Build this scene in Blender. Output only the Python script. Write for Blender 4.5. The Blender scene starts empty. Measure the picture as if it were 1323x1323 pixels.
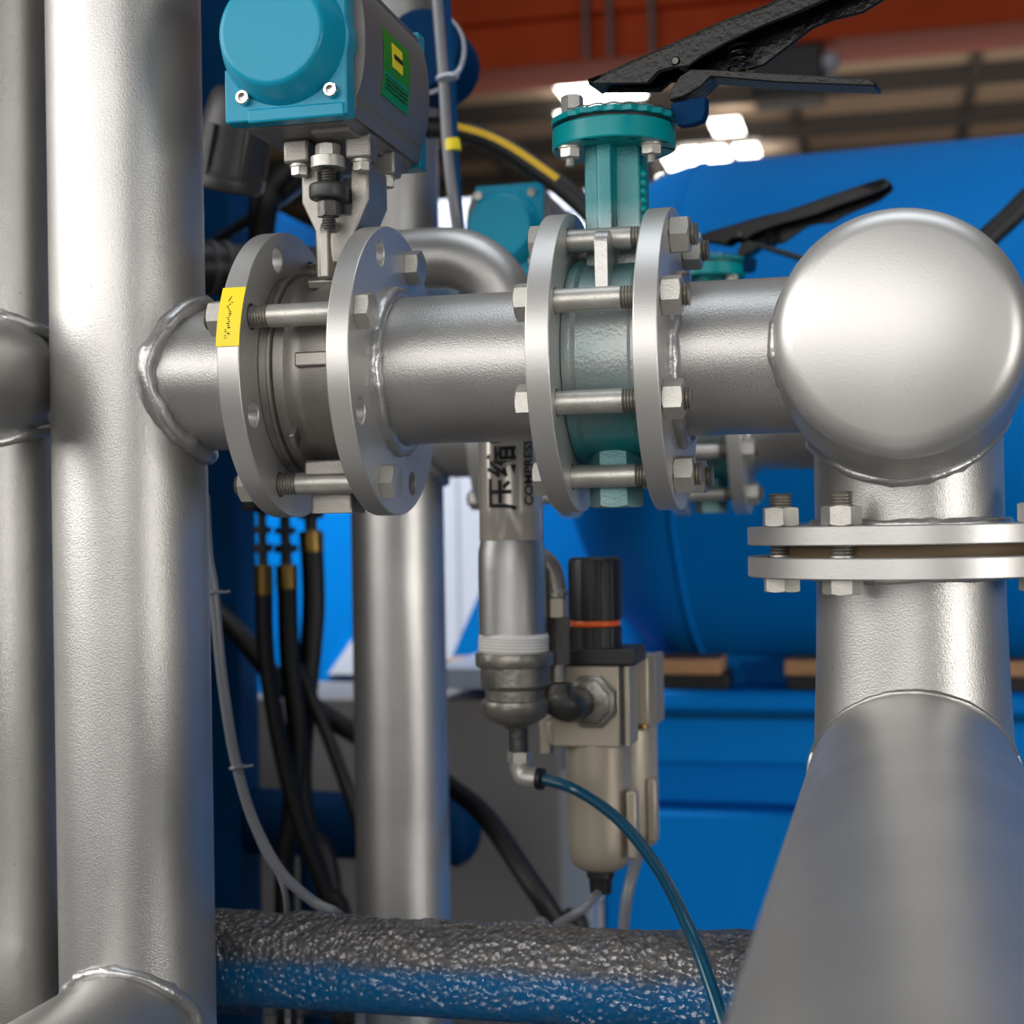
import bpy, bmesh, math, random
from mathutils import Vector as V, Matrix as M, noise
random.seed(7)
PI = math.pi
sin, cos, tan, sqrt, rad = math.sin, math.cos, math.tan, math.sqrt, math.radians
SC = bpy.context.scene
COL = SC.collection

# ------------------------------------------------------------------ camera frame (eye at the origin, floor 1.3 m below)
FPX = 2000.0
yaw, pitch, roll = rad(13.7), rad(.53), rad(1.0)
F0 = V((-sin(yaw)*cos(pitch), cos(yaw)*cos(pitch), sin(pitch)))
R0 = V((cos(yaw), sin(yaw), 0))
U0 = R0.cross(F0)
UP = U0*cos(roll) + R0*sin(roll)
RT = R0*cos(roll) - U0*sin(roll)
def ray(px, py): return F0 + RT*((px-661.5)/FPX) - UP*((py-661.5)/FPX)
def at(px, py, d): return ray(px, py)*d
def atY(px, py, y): r = ray(px, py); return r*(y/r.y)
def atX(px, py, x): r = ray(px, py); return r*(x/r.x)
def on_plane(px, py, p, n): r = ray(px, py); return r*(p.dot(n)/r.dot(n))
FLOOR = -1.3

# ------------------------------------------------------------------ materials
def srgb(r, g, b):
    f = lambda c: (c/255/12.92) if c/255 <= .04045 else ((c/255+.055)/1.055)**2.4
    return (f(r), f(g), f(b), 1)
def mat(name, col, metal=0., rough=.5, grain=None, mottle=0., msc=9., col2=None, coat=0., spec=.5, speck=0.):
    m = bpy.data.materials.new(name); m.use_nodes = True
    nt = m.node_tree; b = nt.nodes['Principled BSDF']
    b.inputs['Base Color'].default_value = col
    b.inputs['Metallic'].default_value = metal
    b.inputs['Roughness'].default_value = rough
    b.inputs['Specular IOR Level'].default_value = spec
    if coat: b.inputs['Coat Weight'].default_value = coat; b.inputs['Coat Roughness'].default_value = .08
    tc = nt.nodes.new('ShaderNodeTexCoord')
    def nz(scale, det=2.):
        n = nt.nodes.new('ShaderNodeTexNoise'); n.inputs['Scale'].default_value = scale; n.inputs['Detail'].default_value = det
        nt.links.new(tc.outputs['Object'], n.inputs['Vector']); return n
    if mottle or col2:
        n = nz(msc, 5.); r = nt.nodes.new('ShaderNodeValToRGB')
        r.color_ramp.elements[0].position = .32; r.color_ramp.elements[1].position = .68
        c2 = col2 or tuple(c*(1-mottle) for c in col[:3]) + (1,)
        r.color_ramp.elements[0].color = c2; r.color_ramp.elements[1].color = col
        nt.links.new(n.outputs['Fac'], r.inputs['Fac'])
        src = r.outputs['Color']
        if speck:
            n2 = nz(420., 1.); r2 = nt.nodes.new('ShaderNodeValToRGB')
            r2.color_ramp.elements[0].position = .22; r2.color_ramp.elements[1].position = .30
            r2.color_ramp.elements[0].color = (1-speck, 1-speck, 1-speck, 1); r2.color_ramp.elements[1].color = (1, 1, 1, 1)
            nt.links.new(n2.outputs['Fac'], r2.inputs['Fac'])
            mx = nt.nodes.new('ShaderNodeMix'); mx.data_type = 'RGBA'; mx.blend_type = 'MULTIPLY'; mx.inputs[0].default_value = 1
            nt.links.new(src, mx.inputs[6]); nt.links.new(r2.outputs['Color'], mx.inputs[7]); src = mx.outputs[2]
        nt.links.new(src, b.inputs['Base Color'])
    if grain:
        n = nz(grain[0], 3.); bp = nt.nodes.new('ShaderNodeBump')
        bp.inputs['Strength'].default_value = grain[1]; bp.inputs['Distance'].default_value = grain[2]
        nt.links.new(n.outputs['Fac'], bp.inputs['Height']); nt.links.new(bp.outputs['Normal'], b.inputs['Normal'])
    return m
def emit(name, col, s):
    m = bpy.data.materials.new(name); m.use_nodes = True
    b = m.node_tree.nodes['Principled BSDF']; b.inputs['Base Color'].default_value = col
    b.inputs['Emission Color'].default_value = col; b.inputs['Emission Strength'].default_value = s
    return m
MT = {}
MT['silver'] = mat('silver paint', srgb(194, 192, 189), .82, .38, (820, .42, .0006), .12, 14., speck=.3)
MT['silver_smooth'] = mat('silver paint smooth', srgb(206, 204, 201), .76, .42, (700, .2, .0004), .06, 10.)
MT['weld'] = mat('painted weld bead', srgb(190, 189, 188), .75, .34, (160, .4, .002), .12, 60.)
MT['steel'] = mat('cast stainless', srgb(160, 156, 150), .85, .45, (900, .45, .0006), .2, 40.)
MT['zinc'] = mat('zinc bolt steel', srgb(200, 197, 190), .72, .42, (700, .35, .0005), .2, 60., speck=.3)
MT['chrome'] = mat('bright steel', srgb(220, 216, 210), 1., .22)
MT['teal_gloss'] = mat('teal gloss paint', srgb(16, 146, 178), .0, .3, None, .05, 20., spec=.3)
MT['teal'] = mat('teal paint', srgb(0, 142, 148), .0, .32, (300, .12, .0008), .15, 30., spec=.25)
MT['grey_body'] = mat('dark grey anodised', srgb(120, 117, 115), .3, .5, (600, .15, .0005), .08, 12.)
MT['black_gloss'] = mat('black gloss paint', srgb(11, 11, 12), 0., .3, (260, .45, .0015), spec=.3)
MT['black'] = mat('black plastic', srgb(17, 17, 18), 0., .45)
MT['rubber'] = mat('black rubber hose', srgb(13, 13, 14), 0., .55, (300, .2, .001))
MT['brass'] = mat('brass ferrule', srgb(140, 112, 58), .8, .35)
MT['blue'] = mat('blue machine paint', srgb(0, 120, 204), 0., .55, (14, .1, .01), .06, 3., spec=.08)
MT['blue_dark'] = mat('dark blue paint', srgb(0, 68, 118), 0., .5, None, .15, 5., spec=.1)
MT['yellow'] = mat('yellow sticker', srgb(250, 226, 40), 0., .5)
MT['yellow_print'] = mat('yellow hose print', srgb(206, 166, 30), 0., .5)
MT['green'] = mat('green label', srgb(16, 138, 40), 0., .35)
MT['ink'] = mat('dark ink', srgb(28, 30, 26), 0., .6)
MT['ptfe'] = mat('white thread tape', srgb(224, 222, 218), 0., .6, (90, .2, .001))
MT['iron'] = mat('galvanised malleable iron', srgb(150, 146, 138), .65, .38, (180, .4, .0015), .3, 50.)
MT['iron_dark'] = mat('dark galvanised iron', srgb(92, 90, 87), .65, .36, (150, .4, .002), .3, 40.)
MT['champagne'] = mat('champagne grey metal', srgb(168, 158, 142), .45, .42, None, .06, 25.)
MT['orange'] = mat('orange ring', srgb(226, 92, 20), 0., .4)
MT['tube_blue'] = mat('translucent blue tube', srgb(2, 66, 92), 0., .25, coat=.2)
MT['tube_grey'] = mat('clear grey tube', srgb(122, 124, 130), 0., .3)
MT['cabinet'] = mat('grey cabinet paint', srgb(122, 119, 118), 0., .55, None, .1, 4.)
MT['cabinet_light'] = mat('light grey paint', srgb(140, 150, 166), 0., .5)
MT['white'] = mat('white sheet metal', srgb(214, 218, 230), 0., .3, (5, .25, .02), .1, 2.)
MT['girder'] = mat('orange red crane paint', srgb(214, 82, 38), 0., .6, None, .2, 2., spec=.15)
MT['roof'] = mat('brown roof sheet', srgb(128, 108, 90), 0., .7, None, .2, .6)
MT['purlin'] = mat('dark roof steel', srgb(48, 44, 42), 0., .6)
MT['concrete'] = mat('grey concrete', srgb(92, 89, 86), 0., .7, (30, .2, .01), .2, 1.5)
MT['wall'] = mat('hall wall sheet', srgb(110, 108, 106), 0., .6, None, .1, 1.)
MT['wood'] = mat('tan packing board', srgb(178, 132, 92), 0., .6, None, .2, 20.)
MT['gasket'] = mat('brown gasket', srgb(104, 86, 62), .2, .6)
MT['dark_cast'] = mat('dark cast grey', srgb(64, 63, 64), .3, .45, (80, .2, .002), .15, 20.)
MT['blue_shine'] = mat('navy trim paint', srgb(2, 46, 84), 0., .6, spec=.06)
MT['skylight'] = emit('daylit skylight', (1., .96, .88, 1), 9.)
MT['sleeve'] = mat('clear sleeve over silver', srgb(220, 210, 198), .25, .22, None, .05, 30., coat=.6)

def overspray(name, za, zb, mid=None):
    """teal paint with silver paint sprayed over it where the pipework was painted in place"""
    m = bpy.data.materials.new(name); m.use_nodes = True; nt = m.node_tree; b = nt.nodes['Principled BSDF']
    tc = nt.nodes.new('ShaderNodeTexCoord'); n = nt.nodes.new('ShaderNodeTexNoise'); n.inputs['Scale'].default_value = 18; n.inputs['Detail'].default_value = 5
    nt.links.new(tc.outputs['Object'], n.inputs['Vector'])
    sp = nt.nodes.new('ShaderNodeSeparateXYZ'); nt.links.new(tc.outputs['Object'], sp.inputs[0])
    mr = nt.nodes.new('ShaderNodeMapRange'); mr.inputs[1].default_value = za; mr.inputs[2].default_value = zb
    zsrc = sp.outputs['Z']
    if mid is not None:
        d1 = nt.nodes.new('ShaderNodeMath'); d1.operation = 'SUBTRACT'; d1.inputs[1].default_value = mid
        nt.links.new(zsrc, d1.inputs[0]); d2 = nt.nodes.new('ShaderNodeMath'); d2.operation = 'ABSOLUTE'; nt.links.new(d1.outputs[0], d2.inputs[0]); zsrc = d2.outputs[0]
    nt.links.new(zsrc, mr.inputs[0])
    ad = nt.nodes.new('ShaderNodeMath'); ad.operation = 'MULTIPLY_ADD'; ad.inputs[1].default_value = 1.1; ad.inputs[2].default_value = -.5
    nt.links.new(n.outputs['Fac'], ad.inputs[0])
    a2 = nt.nodes.new('ShaderNodeMath'); a2.operation = 'ADD'; a2.use_clamp = True
    nt.links.new(mr.outputs[0], a2.inputs[0]); nt.links.new(ad.outputs[0], a2.inputs[1])
    mx = nt.nodes.new('ShaderNodeMix'); mx.data_type = 'RGBA'
    nt.links.new(a2.outputs[0], mx.inputs[0])
    mx.inputs[6].default_value = srgb(170, 172, 170); mx.inputs[7].default_value = srgb(10, 122, 128)
    nt.links.new(mx.outputs[2], b.inputs['Base Color'])
    mm = nt.nodes.new('ShaderNodeMapRange'); mm.inputs[3].default_value = .5; mm.inputs[4].default_value = .05
    nt.links.new(a2.outputs[0], mm.inputs[0]); nt.links.new(mm.outputs[0], b.inputs['Metallic'])
    b.inputs['Roughness'].default_value = .36
    n2 = nt.nodes.new('ShaderNodeTexNoise'); n2.inputs['Scale'].default_value = 420
    nt.links.new(tc.outputs['Object'], n2.inputs['Vector'])
    bp = nt.nodes.new('ShaderNodeBump'); bp.inputs['Strength'].default_value = .35; bp.inputs['Distance'].default_value = .001
    nt.links.new(n2.outputs['Fac'], bp.inputs['Height']); nt.links.new(bp.outputs['Normal'], b.inputs['Normal'])
    return m

def film_mat():
    m = bpy.data.materials.new('clear bubble film'); m.use_nodes = True; nt = m.node_tree
    for n in list(nt.nodes):
        if n.type != 'OUTPUT_MATERIAL': nt.nodes.remove(n)
    out = [n for n in nt.nodes if n.type == 'OUTPUT_MATERIAL'][0]
    tc = nt.nodes.new('ShaderNodeTexCoord')
    tr = nt.nodes.new('ShaderNodeBsdfTransparent'); tr.inputs[0].default_value = (.82, .86, .9, 1)
    df = nt.nodes.new('ShaderNodeBsdfPrincipled'); df.inputs['Base Color'].default_value = srgb(104, 98, 92); df.inputs['Roughness'].default_value = .32
    vo = nt.nodes.new('ShaderNodeTexVoronoi'); vo.inputs['Scale'].default_value = 170
    nz = nt.nodes.new('ShaderNodeTexNoise'); nz.inputs['Scale'].default_value = 70; nz.inputs['Detail'].default_value = 6
    for k in (vo, nz): nt.links.new(tc.outputs['Object'], k.inputs['Vector'])
    ad = nt.nodes.new('ShaderNodeMath'); ad.operation = 'ADD'
    nt.links.new(vo.outputs['Distance'], ad.inputs[0]); nt.links.new(nz.outputs['Fac'], ad.inputs[1])
    bp = nt.nodes.new('ShaderNodeBump'); bp.inputs['Strength'].default_value = 1.; bp.inputs['Distance'].default_value = .0035
    nt.links.new(ad.outputs[0], bp.inputs['Height']); nt.links.new(bp.outputs['Normal'], df.inputs['Normal'])
    # greyer and more opaque towards the top of the wrapping
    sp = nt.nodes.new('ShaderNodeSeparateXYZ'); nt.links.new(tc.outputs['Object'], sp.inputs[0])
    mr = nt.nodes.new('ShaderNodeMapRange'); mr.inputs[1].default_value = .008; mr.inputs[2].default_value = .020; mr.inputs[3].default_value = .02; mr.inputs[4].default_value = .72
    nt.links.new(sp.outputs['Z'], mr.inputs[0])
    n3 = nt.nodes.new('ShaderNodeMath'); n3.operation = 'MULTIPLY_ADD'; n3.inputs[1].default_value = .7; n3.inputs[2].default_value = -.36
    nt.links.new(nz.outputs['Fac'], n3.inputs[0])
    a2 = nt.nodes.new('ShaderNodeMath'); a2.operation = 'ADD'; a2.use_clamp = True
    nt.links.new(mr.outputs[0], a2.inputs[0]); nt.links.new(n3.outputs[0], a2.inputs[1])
    mx = nt.nodes.new('ShaderNodeMixShader'); nt.links.new(a2.outputs[0], mx.inputs[0])
    nt.links.new(tr.outputs[0], mx.inputs[1]); nt.links.new(df.outputs[0], mx.inputs[2])
    gl = nt.nodes.new('ShaderNodeBsdfGlossy'); gl.inputs['Roughness'].default_value = .16
    nt.links.new(bp.outputs['Normal'], gl.inputs['Normal'])
    m2 = nt.nodes.new('ShaderNodeMixShader'); m2.inputs[0].default_value = .075
    nt.links.new(mx.outputs[0], m2.inputs[1]); nt.links.new(gl.outputs[0], m2.inputs[2])
    nt.links.new(m2.outputs[0], out.inputs['Surface'])
    return m
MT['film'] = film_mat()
MT['pipe_blue'] = mat('blue pipe paint', srgb(0, 100, 150), 0., .5, None, .1, 8., spec=.1)

# ------------------------------------------------------------------ objects
OFF = {}
def tag(o, label=None, cat=None, group=None, kind=None):
    if label: o['label'] = label
    if cat: o['category'] = cat
    if group: o['group'] = group
    if kind: o['kind'] = kind
    return o
def thing(name, label, cat, loc, group=None):
    o = bpy.data.objects.new(name, None); COL.objects.link(o); o.location = loc; o.empty_display_size = .02
    OFF[o.name] = V(loc)
    return tag(o, label, cat, group)
def children(o): return [c for c in bpy.data.objects if c.parent == o]
def copy_tree(o, parent=None, kids=None):
    c = o.copy(); COL.objects.link(c)
    if parent: c.parent = parent
    if kids is None:
        kids = {}
        for x in bpy.data.objects:
            if x.parent: kids.setdefault(x.parent.name, []).append(x)
    for ch in kids.get(o.name, []): copy_tree(ch, c, kids)
    return c

def frame(axis, up=None):
    w = V(axis).normalized(); u = V(up) if up else (V((0, 0, 1)) if abs(w.z) < .9 else V((0, 1, 0)))
    x = u.cross(w).normalized(); y = w.cross(x)
    return x, y, w
def mtx(o, x, y, w):
    return M(((x[0], y[0], w[0], o[0]), (x[1], y[1], w[1], o[1]), (x[2], y[2], w[2], o[2]), (0, 0, 0, 1)))

class MB:
    def __init__(s): s.bm = bmesh.new()
    def rings(s, rs, cap0=True, cap1=True, loop=False):
        vs = [[s.bm.verts.new(p) for p in r] for r in rs]; n = len(vs[0]); k = len(vs)
        for i in range(k if loop else k-1):
            a, b = vs[i], vs[(i+1) % k]
            for j in range(n): s.bm.faces.new((a[j], a[(j+1) % n], b[(j+1) % n], b[j]))
        if not loop:
            if cap0: s.bm.faces.new(vs[0][::-1])
            if cap1: s.bm.faces.new(vs[-1])
        return s
    def lathe(s, prof, o, axis, seg=56, cap0=True, cap1=True, up=None, loop=False):
        x, y, w = frame(axis, up); o = V(o)
        return s.rings([[o + w*z + (x*cos(2*PI*j/seg) + y*sin(2*PI*j/seg))*max(r, 1e-5) for j in range(seg)] for r, z in prof], cap0, cap1, loop)
    def cyl(s, a, b, r, seg=40, r2=None, cap0=True, cap1=True):
        a, b = V(a), V(b); d = b-a
        return s.lathe([(r, 0), (r2 or r, d.length)], a, d, seg, cap0, cap1)
    def ring_tube(s, o, axis, R0_, R1_, t, seg=56):     # a washer-like hollow ring
        return s.lathe([(R0_, 0), (R1_, 0), (R1_, t), (R0_, t)], o, axis, seg, loop=True)
    def pipe(s, a, b, r, wall, seg=64):
        a, b = V(a), V(b); L = (b-a).length
        return s.ring_tube(a, b-a, r-wall, r, L, seg)
    def tube(s, pts, r, seg=14, res=6, caps=True, closed=False):
        P = [V(p) for p in pts]
        if res > 1: P = spline(P, res, closed)
        n = len(P); rs = []; up = None
        for i, p in enumerate(P):
            if closed: t = P[(i+1) % n] - P[i-1]
            else: t = P[min(i+1, n-1)] - P[max(i-1, 0)]
            t.normalize()
            if up is None: x, y, _ = frame(t)
            else:
                x = (up - t*up.dot(t)).normalized(); y = t.cross(x)
            up = x
            rr = r(i/(n-1), i) if callable(r) else r
            rs.append([p + (x*cos(2*PI*j/seg) + y*sin(2*PI*j/seg))*rr for j in range(seg)])
        return s.rings(rs, caps, caps, closed)
    def box(s, c, size, m=None, taper=1.):
        c = V(c); sx, sy, sz = (k/2 for k in size); q = []
        for z, t in ((-sz, 1.), (sz, taper)):
            q.append([(-sx*t, -sy*t, z), (sx*t, -sy*t, z), (sx*t, sy*t, z), (-sx*t, sy*t, z)])
        q = [[c + (m @ V(p) if m else V(p)) for p in r] for r in q]
        return s.rings(q)
    def corners(s, lo, hi):
        lo, hi = V(lo), V(hi); return s.box((lo+hi)/2, hi-lo)
    def hex(s, o, axis, af, h, twist=0., up=None, chamfer=True, both=False):
        x, y, w = frame(axis, up); o = V(o); N = 48; ri = af/2
        def rh(t): a = (t % (PI/3)) - PI/6; return ri/cos(a)
        T = [2*PI*j/N for j in range(N)]
        def P(t, r, z): return o + w*z + (x*cos(t+twist) + y*sin(t+twist))*r
        k = .5
        r0 = [P(t, rh(t), (rh(t)-ri)*k if both else 0) for t in T]
        r1 = [P(t, rh(t), h-(rh(t)-ri)*k-.0002) for t in T]
        r2 = [P(t, ri*.97, h) for t in T]
        rs = [r0, r1, r2]
        if both: rs = [[P(t, ri*.97, 0) for t in T]] + rs
        return s.rings(rs)
    def thread(s, a, axis, r, L, pitch_=.002, seg=28):
        n = int(L/pitch_); prof = []
        for i in range(n):
            prof += [(r, i*pitch_), (r, (i+.15)*pitch_), (r*.84, (i+.55)*pitch_), (r*.86, (i+.65)*pitch_)]
        prof += [(r, n*pitch_), (r*.85, n*pitch_+r*.12)]
        return s.lathe(prof, a, axis, seg)
    def plate(s, outer, holes, t, m):
        """flat outline (local xy) with holes, thickness t along local z"""
        bm = s.bm; loops = [outer] + list(holes); top = []; bot = []
        for L in loops:
            top.append([bm.verts.new(m @ V((p[0], p[1], t))) for p in L])
            bot.append([bm.verts.new(m @ V((p[0], p[1], 0))) for p in L])
        for tl, bl in zip(top, bot):
            n = len(tl)
            for j in range(n): bm.faces.new((bl[j], bl[(j+1) % n], tl[(j+1) % n], tl[j]))
        for ls in (top, bot):
            es = []
            for l in ls:
                for j in range(len(l)): es.append(bm.edges.get((l[j], l[(j+1) % len(l)])))
            bmesh.ops.triangle_fill(bm, use_beauty=True, use_dissolve=False, edges=es, normal=(m.to_3x3() @ V((0, 0, 1))))
        return s
    def sphere(s, c, r, seg=20, sc=(1, 1, 1)):
        prof = [(r*sin(PI*i/(seg//2)), -r*cos(PI*i/(seg//2))) for i in range(seg//2+1)]
        n0 = len(s.bm.verts)
        s.lathe(prof, (0, 0, 0), (0, 0, 1), seg)
        s.bm.verts.ensure_lookup_table()
        for v in s.bm.verts[n0:]: v.co = V((v.co.x*sc[0], v.co.y*sc[1], v.co.z*sc[2])) + V(c)
        return s
    def wobble(s, amp, sc, seed=0):
        s.bm.normal_update()
        for v in s.bm.verts: v.co += v.normal*amp*noise.noise(v.co*sc + V((seed, seed*.7, 0)))
        return s
    def build(s, name, m, parent=None, bevel=0., ang=38, **kw):
        bm = s.bm
        bmesh.ops.remove_doubles(bm, verts=bm.verts, dist=2e-6)
        bmesh.ops.dissolve_degenerate(bm, edges=bm.edges, dist=1e-7)
        bmesh.ops.recalc_face_normals(bm, faces=bm.faces)
        for f in bm.faces: f.smooth = True
        for e in bm.edges:
            if len(e.link_faces) == 2 and e.calc_face_angle(0) > rad(ang): e.smooth = False
        if parent: off = OFF[parent.name]
        else:
            xs = [v.co for v in bm.verts]
            off = V(((min(c.x for c in xs)+max(c.x for c in xs))/2, (min(c.y for c in xs)+max(c.y for c in xs))/2, min(c.z for c in xs)))
            if kw.pop('mid', None): off.z = (min(c.z for c in xs)+max(c.z for c in xs))/2
        for v in bm.verts: v.co -= off
        me = bpy.data.meshes.new(name); bm.to_mesh(me); bm.free()
        me.materials.append(MT[m] if isinstance(m, str) else m)
        o = bpy.data.objects.new(name, me); COL.objects.link(o)
        OFF[o.name] = off
        if parent: o.parent = parent
        else: o.location = off
        if bevel:
            b = o.modifiers.new('edge', 'BEVEL'); b.width = bevel; b.segments = 2; b.limit_method = 'ANGLE'; b.angle_limit = rad(40); b.harden_normals = False
        if kw: tag(o, kw.get('label'), kw.get('cat'), kw.get('group'), kw.get('kind'))
        return o

def spline(P, res, closed=False):
    out = []; n = len(P)
    if n < 3 and not closed:
        return [P[0].lerp(P[-1], i/res) for i in range(res+1)]
    g = (lambda i: P[i % n]) if closed else (lambda i: P[max(0, min(n-1, i))])
    for i in range(n if closed else n-1):
        a, b, c, d = g(i-1), g(i), g(i+1), g(i+2)
        for k in range(res):
            t = k/res
            out.append(.5*((2*b) + (c-a)*t + (2*a-5*b+4*c-d)*t*t + (3*b-a-3*c+d)*t**3))
    if not closed: out.append(P[-1])
    return out
def circ(cx, cy, r, n=20): return [(cx + r*cos(2*PI*i/n), cy + r*sin(2*PI*i/n)) for i in range(n)]
def rrect(x0, y0, x1, y1, r, n=5):
    out = []
    for cx, cy, a in ((x1-r, y1-r, 0), (x0+r, y1-r, 90), (x0+r, y0+r, 180), (x1-r, y0+r, 270)):
        for i in range(n+1): t = rad(a+90*i/n); out.append((cx+r*cos(t), cy+r*sin(t)))
    return out
def weld(pts, r, parent, seed=0, closed=True, amp=.5, mname='weld'):
    """a lumpy bead along a seam"""
    mb = MB(); n = len(pts)
    def rr(t, i): return r*(1 + amp*.55*noise.noise(V((i*.55, seed, 0))) + amp*.3*noise.noise(V((i*1.7, seed+9, 0))))
    mb.tube(pts, rr, 12, 1, True, closed)
    mb.wobble(r*.35, 1/(r*1.3), seed)
    return mb.build('weld_bead', mname, parent, ang=80)
# ================================================================== main line
PY = 1.130
PZ = atY(661, 474, PY).z
RP, RFL, RBC, FT = .056, .110, .092, .017
def axX(px): return atY(px, 474, PY).x
F1R, F2R, F3R, F4R = axX(383), axX(513), axX(750), axX(878)
F1L, F2L, F3L, F4L = F1R-FT, F2R-FT, F3R-FT, F4R-FT
SECOND = V((-.035, .79, 0))           # the second line stands behind the first
FLM = lambda x: mtx((x, PY, PZ), V((0, -1, 0)), V((0, 0, 1)), V((-1, 0, 0)))
HOLES = [circ(RBC*cos(rad(a)), RBC*sin(rad(a)), .0095, 24) for a in (22.5+45*k for k in range(8))]
def flange(parent, xr, name='flange'):
    mb = MB(); mb.plate(circ(0, 0, RFL, 96), [circ(0, 0, RP*.9, 48)] + HOLES, FT, FLM(xr))
    return mb.build(name, 'silver_smooth', parent, .0009)
def bolt_pt(a, x=0): return V((x, PY - RBC*cos(rad(a)), PZ + RBC*sin(rad(a))))
def seam_ring(x, r, n=60): return [V((x, PY - r*cos(2*PI*i/n), PZ + r*sin(2*PI*i/n))) for i in range(n)]

# ---- left standing pipe with the main branch
P2 = at(172, 470, 1.233); P2X, P2Y, P2R = P2.x, P2.y-.007, .0602
def saddle_x(xc, yc, R, yb, zb, rb, n=72, sgn=1):
    out = []
    for i in range(n):
        t = 2*PI*i/n; y = yb + rb*cos(t); z = zb + rb*sin(t)
        out.append(V((xc + sgn*sqrt(max(1e-6, R*R-(y-yc)**2)), y, z)))
    return out
def saddle_y(xc, yc, R, xb, zb, rb, n=72):
    out = []
    for i in range(n):
        t = 2*PI*i/n; x = xb + rb*cos(t); z = zb + rb*sin(t)
        out.append(V((x, yc - sqrt(max(1e-6, R*R-(x-xc)**2)), z)))
    return out
def standpipe(label, group=None, stub=True, sticker=True):
    t = thing('standpipe', label, 'pipe', (P2X, P2Y, FLOOR), group)
    MB().cyl((P2X, P2Y, FLOOR+.012), (P2X, P2Y, 1.6), P2R, 96).build('pipe_body', 'silver', t)
    MB().lathe([(.0625, 0), (.0625, .012), (P2R, .012)], (P2X, P2Y, FLOOR), (0, 0, 1)).build('base_plate', 'silver_smooth', t)
    MB().cyl((P2X+.01, PY, PZ), (F1L+.004, PY, PZ), RP, 96).build('branch_pipe', 'silver', t)
    f = flange(t, F1R)
    w = weld(saddle_x(P2X, P2Y, P2R+.001, PY, PZ, RP+.003), .0075, t, 3)
    if stub:
        c = at(146, 1342, 1.165)
        MB().cyl((c.x, P2Y-.02, c.z), (c.x, -1.2, c.z), .049, 80).build('stub_pipe', 'silver', t)
        weld(saddle_y(P2X, P2Y, P2R+.001, c.x, c.z, .051), .0055, t, 5, amp=.3)
    if sticker:
        mb = MB(); rs = []
        for a in (6, 9, 12, 15, 18, 21, 24, 27, 30): 
            rs.append([(F1L-.0004, PY-(RFL+.0006)*cos(rad(a)), PZ+(RFL+.0006)*sin(rad(a))), (F1R+.0004, PY-(RFL+.0006)*cos(rad(a)), PZ+(RFL+.0006)*sin(rad(a)))])
        grid_strip(mb, rs, .0004)
        OFF[f.name] = OFF[t.name]
        s = mb.build('sticker', 'yellow', f); s['label'] = 'yellow sticker with faint handwriting'
        OFF[s.name] = OFF[t.name]
        mb = MB(); rn = random.Random(4)
        for i in range(22):
            a = rad(9.2 + i*.78); x = (F1L+F1R)/2 + rn.uniform(-.0016, .0016) - .001; dz = rn.uniform(.0004, .0010); dx = rn.uniform(.0006, .0022)
            p = V((x, PY-(RFL+.0012)*cos(a), PZ+(RFL+.0012)*sin(a)))
            mb.box(p, (dx, .0003, dz), M.Rotation(-a, 3, 'X'))
        mb.build('handwriting', 'ink', f)
    return t
def grid_strip(mb, rows, t):
    """a thin curved sheet from rows of points, thickened along its own normal"""
    nr, nc = len(rows), len(rows[0]); P = [[V(p) for p in r] for r in rows]
    N = [[None]*nc for _ in range(nr)]
    for i in range(nr):
        for j in range(nc):
            a = P[min(i+1, nr-1)][j]-P[max(i-1, 0)][j]; b = P[i][min(j+1, nc-1)]-P[i][max(j-1, 0)]
            N[i][j] = a.cross(b).normalized()
    A = [[mb.bm.verts.new(P[i][j]+N[i][j]*t) for j in range(nc)] for i in range(nr)]
    B = [[mb.bm.verts.new(P[i][j]-N[i][j]*t) for j in range(nc)] for i in range(nr)]
    f = mb.bm.faces.new
    for i in range(nr-1):
        for j in range(nc-1):
            f((A[i][j], A[i][j+1], A[i+1][j+1], A[i+1][j])); f((B[i][j], B[i+1][j], B[i+1][j+1], B[i][j+1]))
    for i in range(nr-1):
        for j in (0, nc-1): f((A[i][j], A[i+1][j], B[i+1][j], B[i][j]))
    for j in range(nc-1):
        for i in (0, nr-1): f((A[i][j], A[i][j+1], B[i][j+1], B[i][j]))
stand = standpipe('silver standing pipe whose welded branch ends in the flange with the yellow sticker')

# ---- outermost standing pipe on the left with its stub
P1 = at(-19, 480, 1.268)
t = thing('standpipe', 'silver standing pipe cut by the left edge, with a dark stub facing the viewer', 'pipe', (P1.x, P1.y, FLOOR))
MB().cyl((P1.x, P1.y, FLOOR+.012), (P1.x, P1.y, 1.6), .0592, 96).build('pipe_body', 'silver', t)
MB().lathe([(.062, 0), (.062, .012), (.0592, .012)], (P1.x, P1.y, FLOOR), (0, 0, 1)).build('base_plate', 'silver_smooth', t)
c = at(-22, 489, 1.215)
MB().cyl((c.x, P1.y-.02, c.z), (c.x, -1.2, c.z), .0485, 80).build('stub_pipe', 'silver', t)
weld(saddle_y(P1.x, P1.y, .060, c.x, c.z, .0505), .0055, t, 8, amp=.35)

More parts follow.
